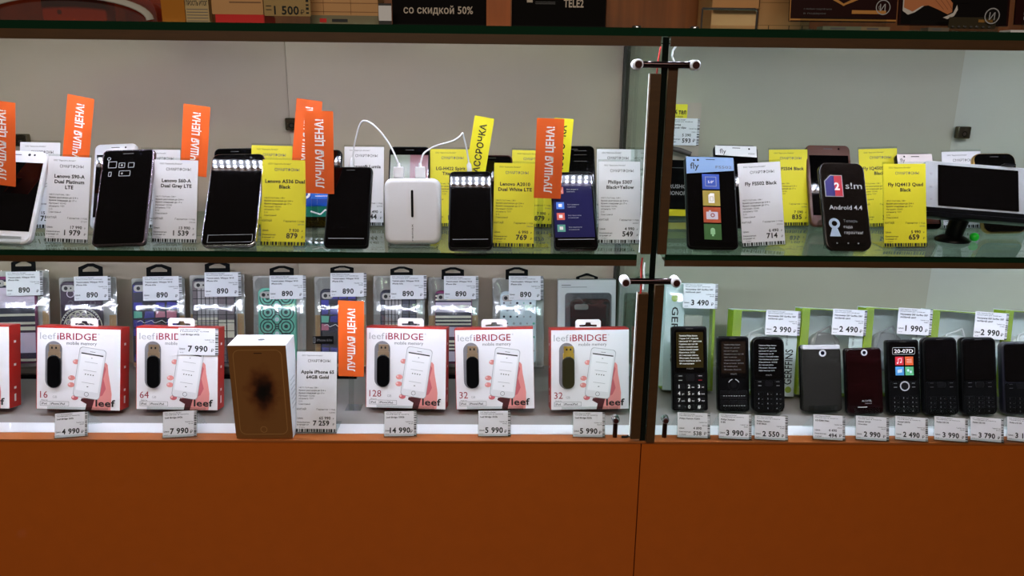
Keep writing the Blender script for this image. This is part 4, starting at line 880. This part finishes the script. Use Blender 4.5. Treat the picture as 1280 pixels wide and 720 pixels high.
# ================================================================== KEYPAD AND FLIP PHONES
SATIN = mat('satin_silver_plastic', (196, 196, 202), .3)
KEY = mat('key_grey', (15, 14, 16), .35, spec=.2)
def keypad_phone(tl, tr, br, bl, label, r=.006, art=None, keys=None, body=BLACK, tilt=18, th=.012, top_r=None):
    M, w, h = phone_fit(tl, tr, br, bl, tilt, th, .0006)
    t = thing('keypad_phone', label, 'mobile phone', M, 'keypad phones on the base deck')
    b = MB(); b.rbox(-w/2, w/2, 0, h, 0, th, r, body, .002, 3); b.build('body', t)
    b = MB(); b.rbox(-w*.43, w*.43, h*.45, h*.96, -.0006, .0003, min(r, .004), GLOSS)
    if art: art(b, w, h)
    b.build('screen', t)
    b = MB(); b.rbox(-w*.1, w*.1, h*.965, h*.975, -.0006, .0003, .0005, DARKGREY); b.build('earpiece', t)
    if keys: keys(t, w, h)
    stand(M, w, h, th, 'clear acrylic stand under the '+label.split(',')[0], .0006, group='clear stands under the keypad phones')
    return t
def key_grid(ink, cap, h0, pitch, bold=.6, hk=.05, dim=False, sep=None):
    def f(t, w, h):
        b = MB(); K = '123456789*0#'
        b.rbox(-w*.44, w*.44, h*.02, h*.43, -.0005, .0003, .003, mat('keypad_black', (6, 6, 7), .35, spec=.16))
        for i, ch in enumerate(K):
            cx, cz = w*(-.28+.28*(i % 3)), h*(h0-pitch*(i//3))
            b.rbox(cx-w*.12, cx+w*.12, cz-h*hk*.52, cz+h*hk*.62, -.0011, -.0004, .0012, KEY if not dim else MATS['keypad_black'], .0003, 1)
            b.text(ch, cx-w*.04, cz-h*cap*.4, h*cap, ink, -.0014, 'C', bold)
            if ch not in '*0#1': b.text(('', '', 'abc', 'def', 'ghi', 'jkl', 'mno', 'pqrs', 'tuv', 'wxyz')[int(ch)], cx+w*.07, cz-h*cap*.3, h*cap*.4, ink, -.0014, 'C', 0, maxw=w*.09)
        b.build('keypad', t)
        b = MB()
        for s in (-1, 1):
            b.rbox(s*w*.28-w*.09, s*w*.28+w*.09, h*.395, h*.425, -.0011, -.0004, .0012, KEY if not dim else MATS['keypad_black']); b.rect(s*w*.28-w*.05, s*w*.28+w*.05, h*.41, h*.414, -.0013, ink)
            b.rect(s*w*.28-w*.05, s*w*.28+w*.05, h*.358, h*.364, -.0013, mat('red_key_ink', (170, 30, 40), .5) if s > 0 and not dim else ink)
        b.rbox(-w*.12, w*.12, h*.352, h*.428, -.0012, -.0004, .003, KEY, .0003, 1); b.build('navigation_keys', t)
    return f
def art_lines(n, col, z1=.88, z0=.55, x0=-.30, tint=None):
    T = ['Телефон Philips Xenium', 'Экран 2.4", 320x240', 'Цветной TFT дисплей', 'Поддержка двух карт SIM', 'Камера с функцией записи', 'Увеличенный шрифт', 'Кнопка SOS', 'До 2 месяцев работы', 'FM-радио, Bluetooth', 'Карта памяти до 32 Гб', 'Фонарик']
    def f(b, w, h):
        if tint: b.rbox(-w*.38, w*.38, h*(z0-.04), h*(z1+.05), -.0009, -.0004, .001, tint)
        r = random.Random(n)
        for i in range(n):
            z = h*(z1-(z1-z0)*i/(n-1)); b.text(T[i % len(T)], w*x0, z, h*.016, col, -.0012, 'L', .3 if i else 1, w=w*(.4+.25*r.random()))
        b.text('PHILIPS', 0, h*(z0-.06), h*.018, GREYINK, -.0012, 'C', .6)
    return f
OLIVE = mat('olive_screen', (44, 34, 12), .15); UMB = mat('umber_screen', (30, 20, 14), .12)  # flat olive and umber base colours behind the screen lettering
keypad_phone((839.5, 408), (883.5, 407.5), (885.5, 513.5), (841, 513.5), 'large-key phone with big white numerals, next to the partition', r=.004, art=art_lines(11, WHITEINK, tint=OLIVE), keys=key_grid(WHITEINK, .042, .285, .08, .8))
def keys_slim(t, w, h):
    b = MB()
    for k in range(4):
        for i in range(3): b.rbox(w*(-.42+.285*i), w*(-.42+.285*i+.27), h*(.03+.065*k), h*(.03+.065*k+.055), -.0009, .0002, .001, KEY, .0002, 1)
    for z in (.075, .205):
        for i in range(9): b.rect(w*(-.34+.08*i), w*(-.34+.08*i+.05), h*z, h*(z+.008), -.0012, PALEINK)  # two rows of short pale dashes across the keys
    b.build('keypad', t)
    b = MB(); b.ring(0, h*.355, w*.16, w*.19, -.0012, KEY); b.ring(0, h*.355, w*.165, w*.19, -.0014, SATIN, 20, 25, 75); b.ring(0, h*.355, w*.165, w*.19, -.0014, SATIN, 20, 105, 155); b.disk(0, h*.355, w*.1, -.0013, KEY)
    b.build('navigation_keys', t)
keypad_phone((896.5, 420.5), (936.5, 420), (937, 514.5), (898, 514.5), 'slim black keypad phone with pale-dashed key rows, between two lettered phones', r=.005, art=art_lines(9, GREYINK, tint=UMB), keys=keys_slim)
keypad_phone((940, 421), (980.5, 421), (981.5, 516.5), (941, 516.5), 'round-topped black keypad phone with pale lettering on its screen', r=.012, art=art_lines(10, PALEINK), keys=key_grid(PALEINK, .02, .25, .062, .2, .045, True))
def flip_phone(tl, tr, br, bl, mt, label, cam_in, r, band, mark, tilt=18, th=.016):
    M, w, h = phone_fit(tl, tr, br, bl, tilt, th, .0006)
    t = thing('flip_phone', label, 'mobile phone', M)
    b = MB(); b.rbox(-w/2, w/2, 0, h, .0085, th, r, BLACK, .002, 3); b.build('lower_shell', t)
    b = MB(); b.rbox(-w/2, w/2, 0, h*(.955 if band else 1), 0, .008, r, mt, .0022, 3); b.build('lid', t)
    if band:
        b = MB(); b.rbox(-w*.48, w*.48, h*.93, h*.998, -.0006, .0084, .003, SATIN, .001, 2); b.build('hinge', t)
    b = MB(); cx, cz = cam_in; b.ring(w*cx, h*cz, w*.05, w*.09, -.0008, SATIN, 20); b.disk(w*cx, h*cz, w*.05, -.0007, MATS['lens_glass'], 16); b.build('camera', t)
    if mark:
        b = MB(); b.text('ALCATEL', w*.02, h*.19, h*.026, PALEINK, -.0004, 'C', .6); b.text('onetouch', w*.06, h*.155, h*.02, PALEINK, -.0004, 'C', 0); b.rect(-w*.24, w*.02, h*.105, h*.112, -.0004, WHITEINK); b.build('printed_mark', t)
    stand(M, w, h, th, 'clear acrylic stand under the '+label.split(',')[0], .0006, group='clear stands under the keypad phones')
flip_phone((1000.5, 431), (1049.5, 431), (1053.5, 514.5), (1004, 514.5), mat('gunmetal_plastic', (32, 30, 27), .5, .0, spec=.15), 'closed grey flip phone with a silver hinge band', (.03, .875), .006, True, False)
flip_phone((1056.5, 435), (1099.5, 435), (1105.5, 517.5), (1061, 518), mat('wine_red_gloss', (22, 4, 5), .14, spec=.3), 'closed dark red flip phone with a square camera ring', (.0, .93), .005, False, True)
def art_squares(b, w, h):
    b.frame(-w*.34, w*.36, h*.80, h*.895, .0006, -.0009, PALEINK, .002); b.text('20-07D', w*.01, h*.822, h*.05, WHITEINK, -.0009, 'C', .6, w=w*.58)
    for i, c in enumerate(((200, 40, 56), (204, 86, 40), (80, 150, 212), (90, 170, 120))):
        x, z = w*(-.26+.3*(i % 2)), h*(.655-.135*(i//2)); b.rect(x, x+w*.26, z, z+h*.115, -.0009, mat('app_square_%d' % c[1], c, .3))
        if i == 0: b.line([(x+w*.09, z+h*.03), (x+w*.09, z+h*.085), (x+w*.19, z+h*.095), (x+w*.19, z+h*.04)], .0008, -.0011, WHITEINK); b.disk(x+w*.07, z+h*.03, w*.025, -.0011, WHITEINK, 10); b.disk(x+w*.17, z+h*.04, w*.025, -.0011, WHITEINK, 10)
        if i == 1: [b.line([(x+w*.05, z+h*(.035+.02*k)), (x+w*.21, z+h*(.04+.02*k))], .0005, -.0011, WHITEINK) for k in range(3)]
        if i == 2: b.ngon([(x+w*.06, z+h*.03), (x+w*.2, z+h*.04), (x+w*.2, z+h*.085), (x+w*.06, z+h*.075)], -.0011, CLOUD)
        if i == 3: b.disk(x+w*.09, z+h*.065, w*.035, -.0011, CLOUD, 10, h*.018); b.disk(x+w*.17, z+h*.045, w*.035, -.0011, CLOUD, 10, h*.018)
def keys_ring(t, w, h):
    key_grid(PALEINK, .02, .215, .058, .2, .04, True)(t, w, h)
    b = MB(); b.ring(w*.0, h*.375, w*.115, w*.15, -.0022, SATIN, 24); b.disk(0, h*.375, w*.115, -.002, KEY, 20); b.build('navigation_ring', t)
keypad_phone((1107, 424.5), (1147.5, 424.5), (1151.5, 517.5), (1111, 517.5), 'black keypad phone with four coloured squares and a silver ring', r=.005, art=art_squares, keys=keys_ring)
DIM = mat('dim_key_ink', (92, 90, 94), .5)
keypad_phone((1151.5, 421.5), (1195, 421.5), (1199.5, 519), (1156, 519), 'black keypad phone with a blank screen, before the pack priced 1 990', r=.009, keys=key_grid(DIM, .022, .215, .055, .2, .04, True))
keypad_phone((1200, 421.5), (1244, 421.5), (1247.5, 518.5), (1203.5, 518.5), 'black keypad phone with a blank screen, under the last pack priced 2 990', r=.009, keys=key_grid(DIM, .022, .215, .055, .2, .04, True))
keypad_phone((1251, 427), (1295, 427), (1299, 518), (1254.5, 518), 'black keypad phone with a bluish edge, cut off by the photo edge', r=.009, body=mat('blue_black_plastic', (14, 14, 24), .3), keys=key_grid(DIM, .024, .215, .058, .2, .04, True))

# ================================================================== GREEN EARPHONE PACKS
LIME = mat('lime_green_card', (150, 176, 14), .45); PALEW = mat('pale_box_card', (224, 234, 234), .45)  # pale card brightened to stand for reflections on the film
FILM = clear('wrinkled_film', (240, 246, 244), 2.0, 0.09, 0.5, 0.06)  # diffuse haze mixed in, also standing for the film's reflections
def green_pack(x0, y0, x1, yb, tag_px, price, label, seed, side='l', word_x=None, content='white', tall=False):
    sh = lambda x: (600-x)*.03
    M, w, h = fit((x0, y0), (x1, y0), (x1+sh(x1), yb), (x0+sh(x0), yb), 13, z=.0006, lift=.008)
    t = thing('earphone_pack', label, 'earphone pack', M, 'lime green and clear earphone packs'); n = (M.to_3x3() @ Vector((0, -1, 0))); B = M.translation; Mi = M.inverted()
    def loc(px, py, off=0.0):
        d = ray(px, py); P = B+n*off; tt = (P-CAM).dot(n)/d.dot(n); q = Mi @ (CAM+d*tt); return q.x, q.z
    D = .030
    b = MB(); b.box(-w/2, w/2, D, D+.0015, 0, h, PALEW); b.box(-w/2, w/2, .0005, D, 0, .0015, LIME); b.box(-w/2, w/2, .0005, D, h-.0012, h, PALEW); b.box(-w/2, w/2, -.0002, .0005, h-.0016, h, LIME); b.build('tray', t)
    b = MB()
    if side == 'l': b.box(-w/2, -w/2+.0012, 0, D, .0015, h-.0012, LIME); b.box(-w/2, -w/2+w*.13, -.0006, .0004, .0, h, LIME)
    else: b.box(w/2-.0012, w/2, 0, D, .0015, h-.0012, LIME); b.box(w/2-w*.05, w/2, -.0006, .0004, .0, h, LIME)
    b.build('side_flap', t)
    b = MB()
    if tall: b.box(-w/2, -w*.12, -.001, .0004, 0, h, PALEW)
    else: b.box(w*.5-w*.22, w*.5, -.001, .0004, 0, h, PALEW)
    wx = -w*.26 if tall else w*.41
    if tall: b.text('GERFFINS', -w*.36, h*.78, w*.13, INK, -.0013, 'L', .6, w=h*.52, rot=-90); b.disk(-w*.31, h*.86, w*.07, -.0013, LIME)
    else: b.text('GERFFINS', w*.45, h*.14, w*.12, INK, -.0013, 'L', .6, w=h*.42, rot=90); b.disk(w*.41, h*.08, w*.05, -.0013, LIME); b.text('GRF-E-200 Stereo', w*.36, h*.60, w*.03, INK, -.0013, 'L', 0, w=h*.22, rot=90)
    b.build('front_card', t)
    cm = {'white': WHITEPL, 'silver': mat('silver_plastic', (170, 166, 164), .3, .5), 'grey': mat('grey_plastic', (150, 152, 156), .35)}[content]
    b = MB()
    if tall: b.rbox(-w*.08, w*.3, h*.2, h*.7, .012, .026, .004, mat('ivory_plastic', (206, 202, 186), .4), .002)
    else:
        b.rbox(-w*.3, w*.2, h*.28, h*.72, .010, .026, w*.2, cm, .003, 3)
        b.tube([(-w*.2, .012, h*.2), (-w*.26, .010, h*.4), (-w*.2, .009, h*.72), (0, .009, h*.8), (w*.12, .010, h*.6), (w*.1, .012, h*.3)], .0022, cm, 8)
    b.build('earphones', t)
    b = MB(); nz, nx = 10, 8; V = []
    for j in range(nz+1):
        for i in range(nx+1):
            u, v = i/nx, j/nz; V.append(((u-.5)*w*.998, -.0018-min(1, u*9, (1-u)*9)*min(1, v*12, (1-v)*20)*max(.0006, .0125-1.9*max(0, v-.3)**2*h*h*(.011/h/h/.93 if tall else 1)), v*h*.998))
    b.add(V, [(j*(nx+1)+i, j*(nx+1)+i+1, (j+1)*(nx+1)+i+1, (j+1)*(nx+1)+i) for j in range(nz) for i in range(nx)], FILM, True); b.build('film_window', t)
    if tag_px:
        tx0, tz0 = loc(tag_px[0], tag_px[3], .0095); tx1, tz1 = loc(tag_px[2], tag_px[1], .0095)
        b = MB(); b.M = Matrix.Translation(((tx0+tx1)/2, 0, tz0)); small_card(b, tx1-tx0, tz1-tz0, price, ['Наушники GRF Gerffins GRF', 'зелёный цвет'], seed, y=-.0104); b.build('price_sticker', t)
green_pack(835, 354.5, 899, 488, (853.5, 355, 897.5, 385), '3 490', 'tall pale earphone pack priced 3 490, standing behind the large-key phone', 31, 'r', tall=True)
green_pack(921, 389, 1003, 494, (956, 389, 1001, 418), '2 990', 'lime green earphone pack priced 2 990, behind the round-topped phone', 32)
green_pack(1008, 387.5, 1087, 495, (1039, 388, 1084, 418), '2 490', 'lime green earphone pack priced 2 490, behind the grey and dark red flip phones', 33, content='silver')
green_pack(1089, 387, 1167, 496, (1120.5, 387, 1166, 417), '1 990', 'lime green earphone pack priced 1 990, behind the phone with coloured squares', 34, content='grey')
green_pack(1171, 391, 1261, 498, (1216, 392, 1261, 422), '2 990', 'lime green earphone pack priced 2 990, nearest the end of the row', 35)
green_pack(1265, 392, 1348, 499, None, '', 'lime green earphone pack cut off by the photo edge', 36)

# ================================================================== TOPMOST SHELF
def at_top(x0, x1, y, ytop=-70):
    """Matrix, width and height for an upright item on the topmost shelf between two pixel columns at depth y."""
    A, B_ = on_y(x0, 25, y), on_y(x1, 25, y); return Matrix.Translation(((A.x+B_.x)/2, y, ZT+.0004)), B_.x-A.x
def zt(px, py, y): return on_y(px, py, y).z - ZT - .0004
CARD = mat('tan_cardboard', (196, 146, 92), .6, noise=(12, .06, (1, 1, 1))); AMB = mat('amber_plastic', (176, 110, 30), .3)
M, w = at_top(-30, 196, .05)
t = thing('zip_pouch', 'clear amber pouch with a curved pale zip, standing on the topmost shelf', 'pouch', M)
b = MB(); n = 24; o = [(-w/2, 0), (w/2, 0)] + [(w/2*math.cos(math.pi*i/n), .012+.052*math.sin(math.pi*i/n)) for i in range(n+1)]
b.slab(o, 0, .05, clear('amber_film', (214, 146, 74), 1.6, .06, .3, .05)); b.build('body', t)
b = MB(); zx = lambda i: w*.47*math.cos(math.pi*i/n)
zp = [(zx(i), -.0014, .004+.030*math.sin(math.pi*i/n)) for i in range(n+1)]
b.tube(zp, .0062, mat('pale_zip_tape', (176, 174, 166), .6), 8, flat=.3); b.build('zip', t)
b = MB(); b.rbox(-w*.16, w*.2, .001, .05, .012, .04, .004, mat('ochre_filling', (190, 112, 30), .5), .002); b.disk(-w*.06, .013, .003, .0116, GOLD, 10); b.build('contents', t)
M, w = at_top(158, 232, .14)
t = thing('storage_box', 'red-brown box behind the clear amber pouch', 'box', M); b = MB(); b.rbox(-w/2, w/2, 0, .11, 0, .06, .002, mat('red_brown_card', (176, 92, 52), .5, noise=(20, .3, (1, 1, 8)))); b.build('carton', t)
b = MB(); b.box(-w/2-.001, w/2+.001, -.001, .061, .085, .112, mat('dark_red_brown', (96, 46, 26), .5)); b.build('lid', t)
M, w = at_top(203, 232, .06)
t = thing('gift_box', 'narrow amber box beside the printed leaflet pile', 'box', M); b = MB(); b.rbox(-w/2, w/2, 0, .10, 0, .03, .001, AMB); b.build('carton', t)
b = MB(); b.box(-w/2-.0006, w/2+.0006, -.0006, .0306, .08, .101, mat('deep_amber', (140, 80, 20), .3)); b.build('lid', t)
M, w = at_top(233, 262, .05)
t = thing('leaflet', 'pale printed leaflet with small black heading beside the red-based box', 'leaflet', M)
b = MB(); b.box(-w/2, w/2, 0, .012, 0, .09, mat('buff_paper', (186, 160, 112), .6)); b.text('ПРОСТЬ ИТОГ', -w*.46, .0225, .0058, INK, -.0002, 'L', 1, w=w*.92)
for k in range(5): b.rect(-w*.46, w*.46, .003+.0036*k, .0038+.0036*k, -.0002, GREYINK)
b.build('sheets', t)
M, w = at_top(265, 331, .045)
t = thing('gift_box', 'tan box with a bright red base on the topmost shelf', 'box', M)
b = MB(); b.rbox(-w/2+.001, w/2-.001, .0118, .10, 0, .05, .001, CARD)
for k in range(3): b.rect(-w*.15, w*.45, .026+.0055*k, .0275+.0055*k, -.0003, mat('faded_ink', (130, 92, 56), .6))
b.build('carton', t)
b = MB(); b.rbox(-w/2+.005, w/2, 0, .0116, -.001, .051, .001, mat('bright_red_card', (206, 26, 22), .45)); b.build('red_base', t)
M, w = at_top(331, 389, .035)
t = thing('price_tag', 'tan price tag reading 1 500 on the topmost shelf', 'price tag', M)
b = MB(); b.rbox(-w/2, w/2, .010, .085, 0, .0008, .001, mat('tan_paper', (206, 162, 104), .6)); b.text('1 500', -w*.02, zt(355, 18, .035), .0105, INK, -.0002, 'C', 1.1); b.text('₽', w*.32, zt(355, 18, .035), .006, INK, -.0002, 'C'); b.rect(-w*.46, -w*.34, .017, .018, -.0002, INK); b.rect(-w*.46, -w*.34, .0215, .0225, -.0002, INK)
barcode(b, w*.40, w*.46, .013, .08, -.0002, 500, True); b.build('card', t)
b = MB(); b.box(-w/2-.001, w/2+.001, -.002, -.001, 0, .086, ACR); b.box(-w/2-.001, w/2+.001, -.002, .02, 0, .001, ACR); b.build('holder', t)
M, w = at_top(388, 473, .06)
t = thing('storage_box', 'tan carton with seams between the 1 500 tag and the black half price sign', 'box', M)
b = MB(); b.rbox(-w/2, w/2, .0, .1, 0, .06, .001, CARD)
SE = mat('seam_brown', (140, 96, 52), .6)
for x in (-.3, .1): b.rect(w*x-.0004, w*x+.0004, .014, .1, -.0002, SE)
for z in (.017, .028, .039): b.rect(-w/2, w/2, z, z+.0008, -.0002, SE)
b.build('carton', t)
b = MB(); b.box(-w/2, w/2, -.001, .0, .0, .013, mat('grey_green_band', (120, 112, 84), .5)); b.rect(-w*.36, -w*.26, .004, .009, -.0012, MATS['bright_red_card']); b.rect(-w*.18, w*.05, .0045, .0085, -.0012, INK); b.build('band', t)
M, w = at_top(473.5, 489.5, .03)
t = thing('card_holder', 'small white card in a holder beside the half price sign', 'card holder', M)
b = MB(); b.rbox(-w/2, w/2, zt(481, 26, .03), zt(481, 7, .03), 0, .0008, .0005, WHITE); b.build('card', t)
b = MB(); b.box(-w/2, w/2, .001, .002, .0, zt(481, 4, .03), DARKGREY); b.box(-w/2, w/2, .001, .016, 0, .001, DARKGREY); b.build('holder', t)
BSIGN = mat('black_sign_print', (6, 3, 3), .6, spec=.08); SIGNINK = mat('pale_sign_ink', (196, 182, 168), .6)
M, w = at_top(490.5, 609, .05)
t = thing('black_sign', 'black leaflet sign with half price lettering', 'sign', M, 'black leaflet signs')
b = MB(); b.rbox(-w/2, w/2, .003, .10, 0, .006, .001, BSIGN); b.text('со скидкой 50%', -w*.38, zt(548, 17, .05), .0095, SIGNINK, -.0002, 'L', .6, w=w*.73); b.build('sheet', t)
b = MB(); b.box(-w/2, w/2, -.003, .010, 0, .003, mat('black_ribbed', (9, 8, 8), .4, spec=.15)); b.build('foot', t)
M, w = at_top(608, 638, .04)
t = thing('wooden_block', 'upright wooden board between the two black signs', 'board', M); b = MB(); b.rbox(-w/2, w/2, 0, .14, 0, .02, .0006, mat('cherry_wood', (168, 92, 46), .4, noise=(14, .22, (5, 1, .5)))); b.build('plank', t)
b = MB(); b.box(-w/2-.0004, w/2+.0004, -.0005, .0205, .14, .143, MATS['dark_red_brown']); b.build('cap', t)
M, w = at_top(639.5, 757, .05)
t = thing('black_sign', 'black leaflet sign with a pale operator mark next to the brown boards', 'sign', M, 'black leaflet signs')
b = MB(); b.rbox(-w/2, w/2, .003, .10, 0, .006, .001, BSIGN); b.text('TELE2', w*.05, zt(718, 9, .05), .010, SIGNINK, -.0002, 'L', 1, w=w*.21); b.rect(-w*.34, -w*.28, zt(662, 3, .05), zt(662, -4, .05), -.0002, SIGNINK)
for k in range(2): b.rect(-w*.25, -w*.04, zt(680, 3+2*k, .05), zt(680, 2.3+2*k, .05), -.0002, GREYINK)
b.build('sheet', t); b = MB(); b.box(-w/2, w/2, -.003, .010, 0, .003, MATS['black_ribbed']); b.build('foot', t)
M, w = at_top(758, 890, .2)
t = thing('wooden_board', 'broad brown wooden board beside the black operator sign', 'board', M); b = MB(); b.rbox(-w/2, w/2, 0, .2, 0, .015, .0006, mat('walnut_wood', (120, 70, 36), .35, noise=(10, .4, (7, 1, .4)))); b.build('plank', t)
b = MB(); b.box(-w/2, w/2, -.001, .016, .2, .204, MATS['dark_red_brown']); b.build('cap', t)
for (px, lab) in ((796, 'small bright glass stud on the topmost shelf before the wooden board'), (868, 'small bright glass stud on the topmost shelf next to the chrome rail')):
    P = on_y(px, 37, .01); b = MB(); b.tube([(0, 0, .0002), (0, 0, .0022), (0, 0, .003)], [.0062, .0062, .004], SILVER, 18); o = b.build('glass_stud'); o.location = (P.x, .01, ZT); tag(o, lab, 'stud', 'glass studs on the top shelf')
M, w = at_top(889, 947, .10)
t = thing('storage_box', 'light tan carton with a folded flap behind the chrome rail', 'box', M); b = MB(); b.rbox(-w/2, w/2, 0, .11, 0, .08, .001, CARD); b.rect(-w/2, w/2, .0085, .0245, -.0003, mat('light_cardboard', (214, 176, 124), .6)); b.build('carton', t)
b = MB(); b.box(-w/2, w/2, -.012, .0, .030, .0312, mat('flap_cardboard', (170, 120, 70), .6)); b.build('flap', t)
A, B_ = on_y(878, 11.5, .06), on_y(947, 11.5, .06)
t = thing('chrome_rail', 'short chrome rail bent down at its end, before the light tan carton', 'rail', Matrix.Translation((B_.x, .06, ZT)))
b = MB(); z = B_.z-ZT; L = A.x-B_.x
b.tube([(L, 0, z), (-.004, 0, z), (-.001, 0, z-.001), (0, 0, z-.004), (0, 0, .0004)], .0016, CHROME, 10); b.build('rod', t)
b = MB(); b.tube([(0, 0, .0004), (0, 0, .0014)], .005, CHROME, 16); b.build('foot', t)
b = MB(); b.tube([(L, 0, z), (L, 0, .0004)], .0014, CHROME, 8); b.build('post', t)
M, w = at_top(948, 1012, .12)
t = thing('storage_box', 'tan cartons lid partly behind the dark red leaflet', 'box', M); b = MB(); b.rbox(-w/2, w/2, 0, .10, 0, .08, .001, CARD)
for z in (.010, .040): b.rect(-w/2, w/2, z, z+.0008, -.0002, SE)
for x in (-.3, .1, .36): b.rect(w*x, w*x+.0012, 0, .010, -.0002, mat('dark_brown_ink', (60, 40, 24), .6))
b.build('carton', t); b = MB(); b.box(-w/2-.001, w/2+.001, -.001, .081, .07, .102, SE); b.build('lid', t)
DRED = mat('dark_red_print', (36, 7, 6), .5, spec=.12); GILT = mat('gilt_print', (190, 130, 60), .4)
def leaf(x0, x1, y, label, base_px, build, lean=8):
    M, w = at_top(x0, x1, y); z0 = max(0.0006, zt((x0+x1)/2, base_px, y)); M = M @ Matrix.Rotation(-math.radians(lean), 4, 'X')
    t = thing('leaflet', label, 'leaflet', M, 'dark leaflets on the topmost shelf'); b = MB(); b.rbox(-w/2, w/2, z0, .13, 0, .003, .001, DRED); build(b, w, z0); b.build('sheet', t)
    b = MB(); b.box(-w*.4, w*.4, -.003, -.0015, .0004, z0+.006, ACR); b.box(-w*.4, w*.4, -.003, .03, .0006, .0016, ACR); b.build('holder', t); return t
def emblem(b, x, z, r):
    b.ring(x, z, r*.88, r, -.0004, PALEINK, 28); b.text('И', x-r*.05, z-r*.5, r*.95, PALEINK, -.0004, 'C', 0); b.line([(x-r*.5, z-r*.35), (x-r*.6, z+r*.1), (x-r*.3, z+r*.3)], .0006, -.0004, PALEINK)
def l1(b, w, z0):
    b.rect(-w/2, w/2, z0+.001, z0+.0032, -.0003, GILT); b.rect(-w/2, -w/2+.0012, z0, .13, -.0003, GILT)
    for k in range(2): b.text(('с любым смартфоном', 'в подарок')[k], -w*.37, z0+.0145-.0055*k, .0022, GREYINK, -.0003, 'L', .2, w=w*(.26-.05*k))
    b.ngon([(-w*.16, z0+.031), (-w*.02, z0+.021), (0, z0+.0195), (w*.02, z0+.021), (w*.20, z0+.031)], -.0003, GILT); b.ngon([(-w*.10, z0+.031), (0, z0+.0225), (w*.12, z0+.031)], -.0004, DRED)
    b.rect(w*.08, w*.40, z0+.010, z0+.0145, -.0003, GILT); emblem(b, w*.37, z0+.0185, .0095)
leaf(987, 1121, .03, 'dark red leaflet with a gilt edge and round emblem', 27, l1)
def l2(b, w, z0):
    # printed picture of a suited person with clasped hands
    SK = mat('printed_hand', (190, 116, 70), .5); CUF = mat('printed_cuff', (206, 200, 196), .5); SUIT = mat('printed_suit', (12, 7, 7), .6, spec=.1)
    b.rect(-w*.48, w*.48, z0+.0015, .128, -.0003, SUIT)
    b.ngon([(-w*.47, z0+.018), (-w*.42, z0+.013), (-w*.36, z0+.016), (-w*.27, z0+.025), (-w*.27, z0+.034), (-w*.47, z0+.034)], -.0004, CUF)
    b.ngon([(-w*.46, z0+.022), (-w*.38, z0+.017), (-w*.30, z0+.024), (-w*.24, z0+.025), (-w*.15, z0+.020), (-w*.06, z0+.014), (-w*.02, z0+.017), (-w*.02, z0+.028), (-w*.08, z0+.038), (-w*.46, z0+.04)], -.0005, SK)
    b.ngon([(-w*.10, z0+.010), (-w*.06, z0+.008), (.0, z0+.012), (w*.03, z0+.020), (w*.02, z0+.026), (-w*.01, z0+.016), (-w*.06, z0+.0125)], -.0006, CUF)
    for k in range(3): b.line([(-w*.18+w*.05*k, z0+.032), (-w*.10+w*.04*k, z0+.020)], .0006, -.0006, mat('printed_hand_crease', (130, 66, 36), .5))
    b.rbox(-w*.02, w*.14, z0+.028, z0+.040, -.0008, -.0004, .001, SUIT)
leaf(1124, 1262, .035, 'dark leaflet with a picture of suited hands in white cuffs', 32, l2)
M, w = at_top(1186, 1262, .018)
t = thing('card_holder', 'clear card holder with a round emblem, before the suited hands leaflet', 'card holder', M)
b = MB(); b.rbox(-w*.48, w*.3, .004, .018, .002, .0026, .001, mat('olive_brown_card', (70, 56, 36), .4)); b.rect(-w*.0, w*.24, .012, .0155, .0016, GILT); emblem_z = zt(1240, 20, .018); b.build('card', t)
b = MB(); b.ring(w*.2, emblem_z, .0085, .0098, -.0003, PALEINK, 28); b.text('И', w*.2, emblem_z-.005, .0095, PALEINK, -.0003, 'C'); b.rbox(w*.2-.0105, w*.2+.0105, emblem_z-.0105, emblem_z+.0105, .0, .0008, .0104, ACR); b.build('emblem', t)
b = MB(); b.box(-w*.5, w*.34, .0, .001, 0, .0185, ACR); b.box(-w*.5, w*.34, .0, .02, 0, .001, ACR)
for k in range(7): b.rbox(-w*.44+w*.1*k, -w*.40+w*.1*k, .0055, .0075, -.0006, .0, .0008, SILVER)
b.build('holder', t)
leaf(1270, 1345, .03, 'dark red leaflet cut off by the photo edge', 31, lambda b, w, z0: [b.rect(-w*.36, -w*.3, z0+.006+.006*k, z0+.010+.006*k, -.0003, PALEINK) for k in range(4)])
M, w = at_top(1263, 1300, .02)
b = MB(); b.rbox(-w/2, w/2, 0, .0032, -.004, .02, .001, WHITEPL); o = b.build('shelf_card'); o.matrix_world = M; tag(o, 'flat white card lying at the end of the topmost shelf', 'card')
for (x0, x1, y, lab) in ((1028, 1076, .012, 'pale green paper lying flat under the dark red leaflet'), (1076, 1112, .012, 'small printed paper slip under the round emblem'), (1160, 1186, .012, 'grey paper slip lying before the suited hands leaflet')):
    M, w = at_top(x0, x1, y); b = MB(); b.box(-w/2, w/2, -.004, .016, 0, .0045, mat('paper_%d' % x0, {1028: (112, 122, 100), 1076: (140, 124, 92), 1160: (110, 100, 86)}[x0], .6)); b.rect(-w*.3, w*.1, .001, .003, -.0042, GREYINK); o = b.build('paper_slip'); o.matrix_world = M; tag(o, lab, 'paper', 'paper slips on the topmost shelf')
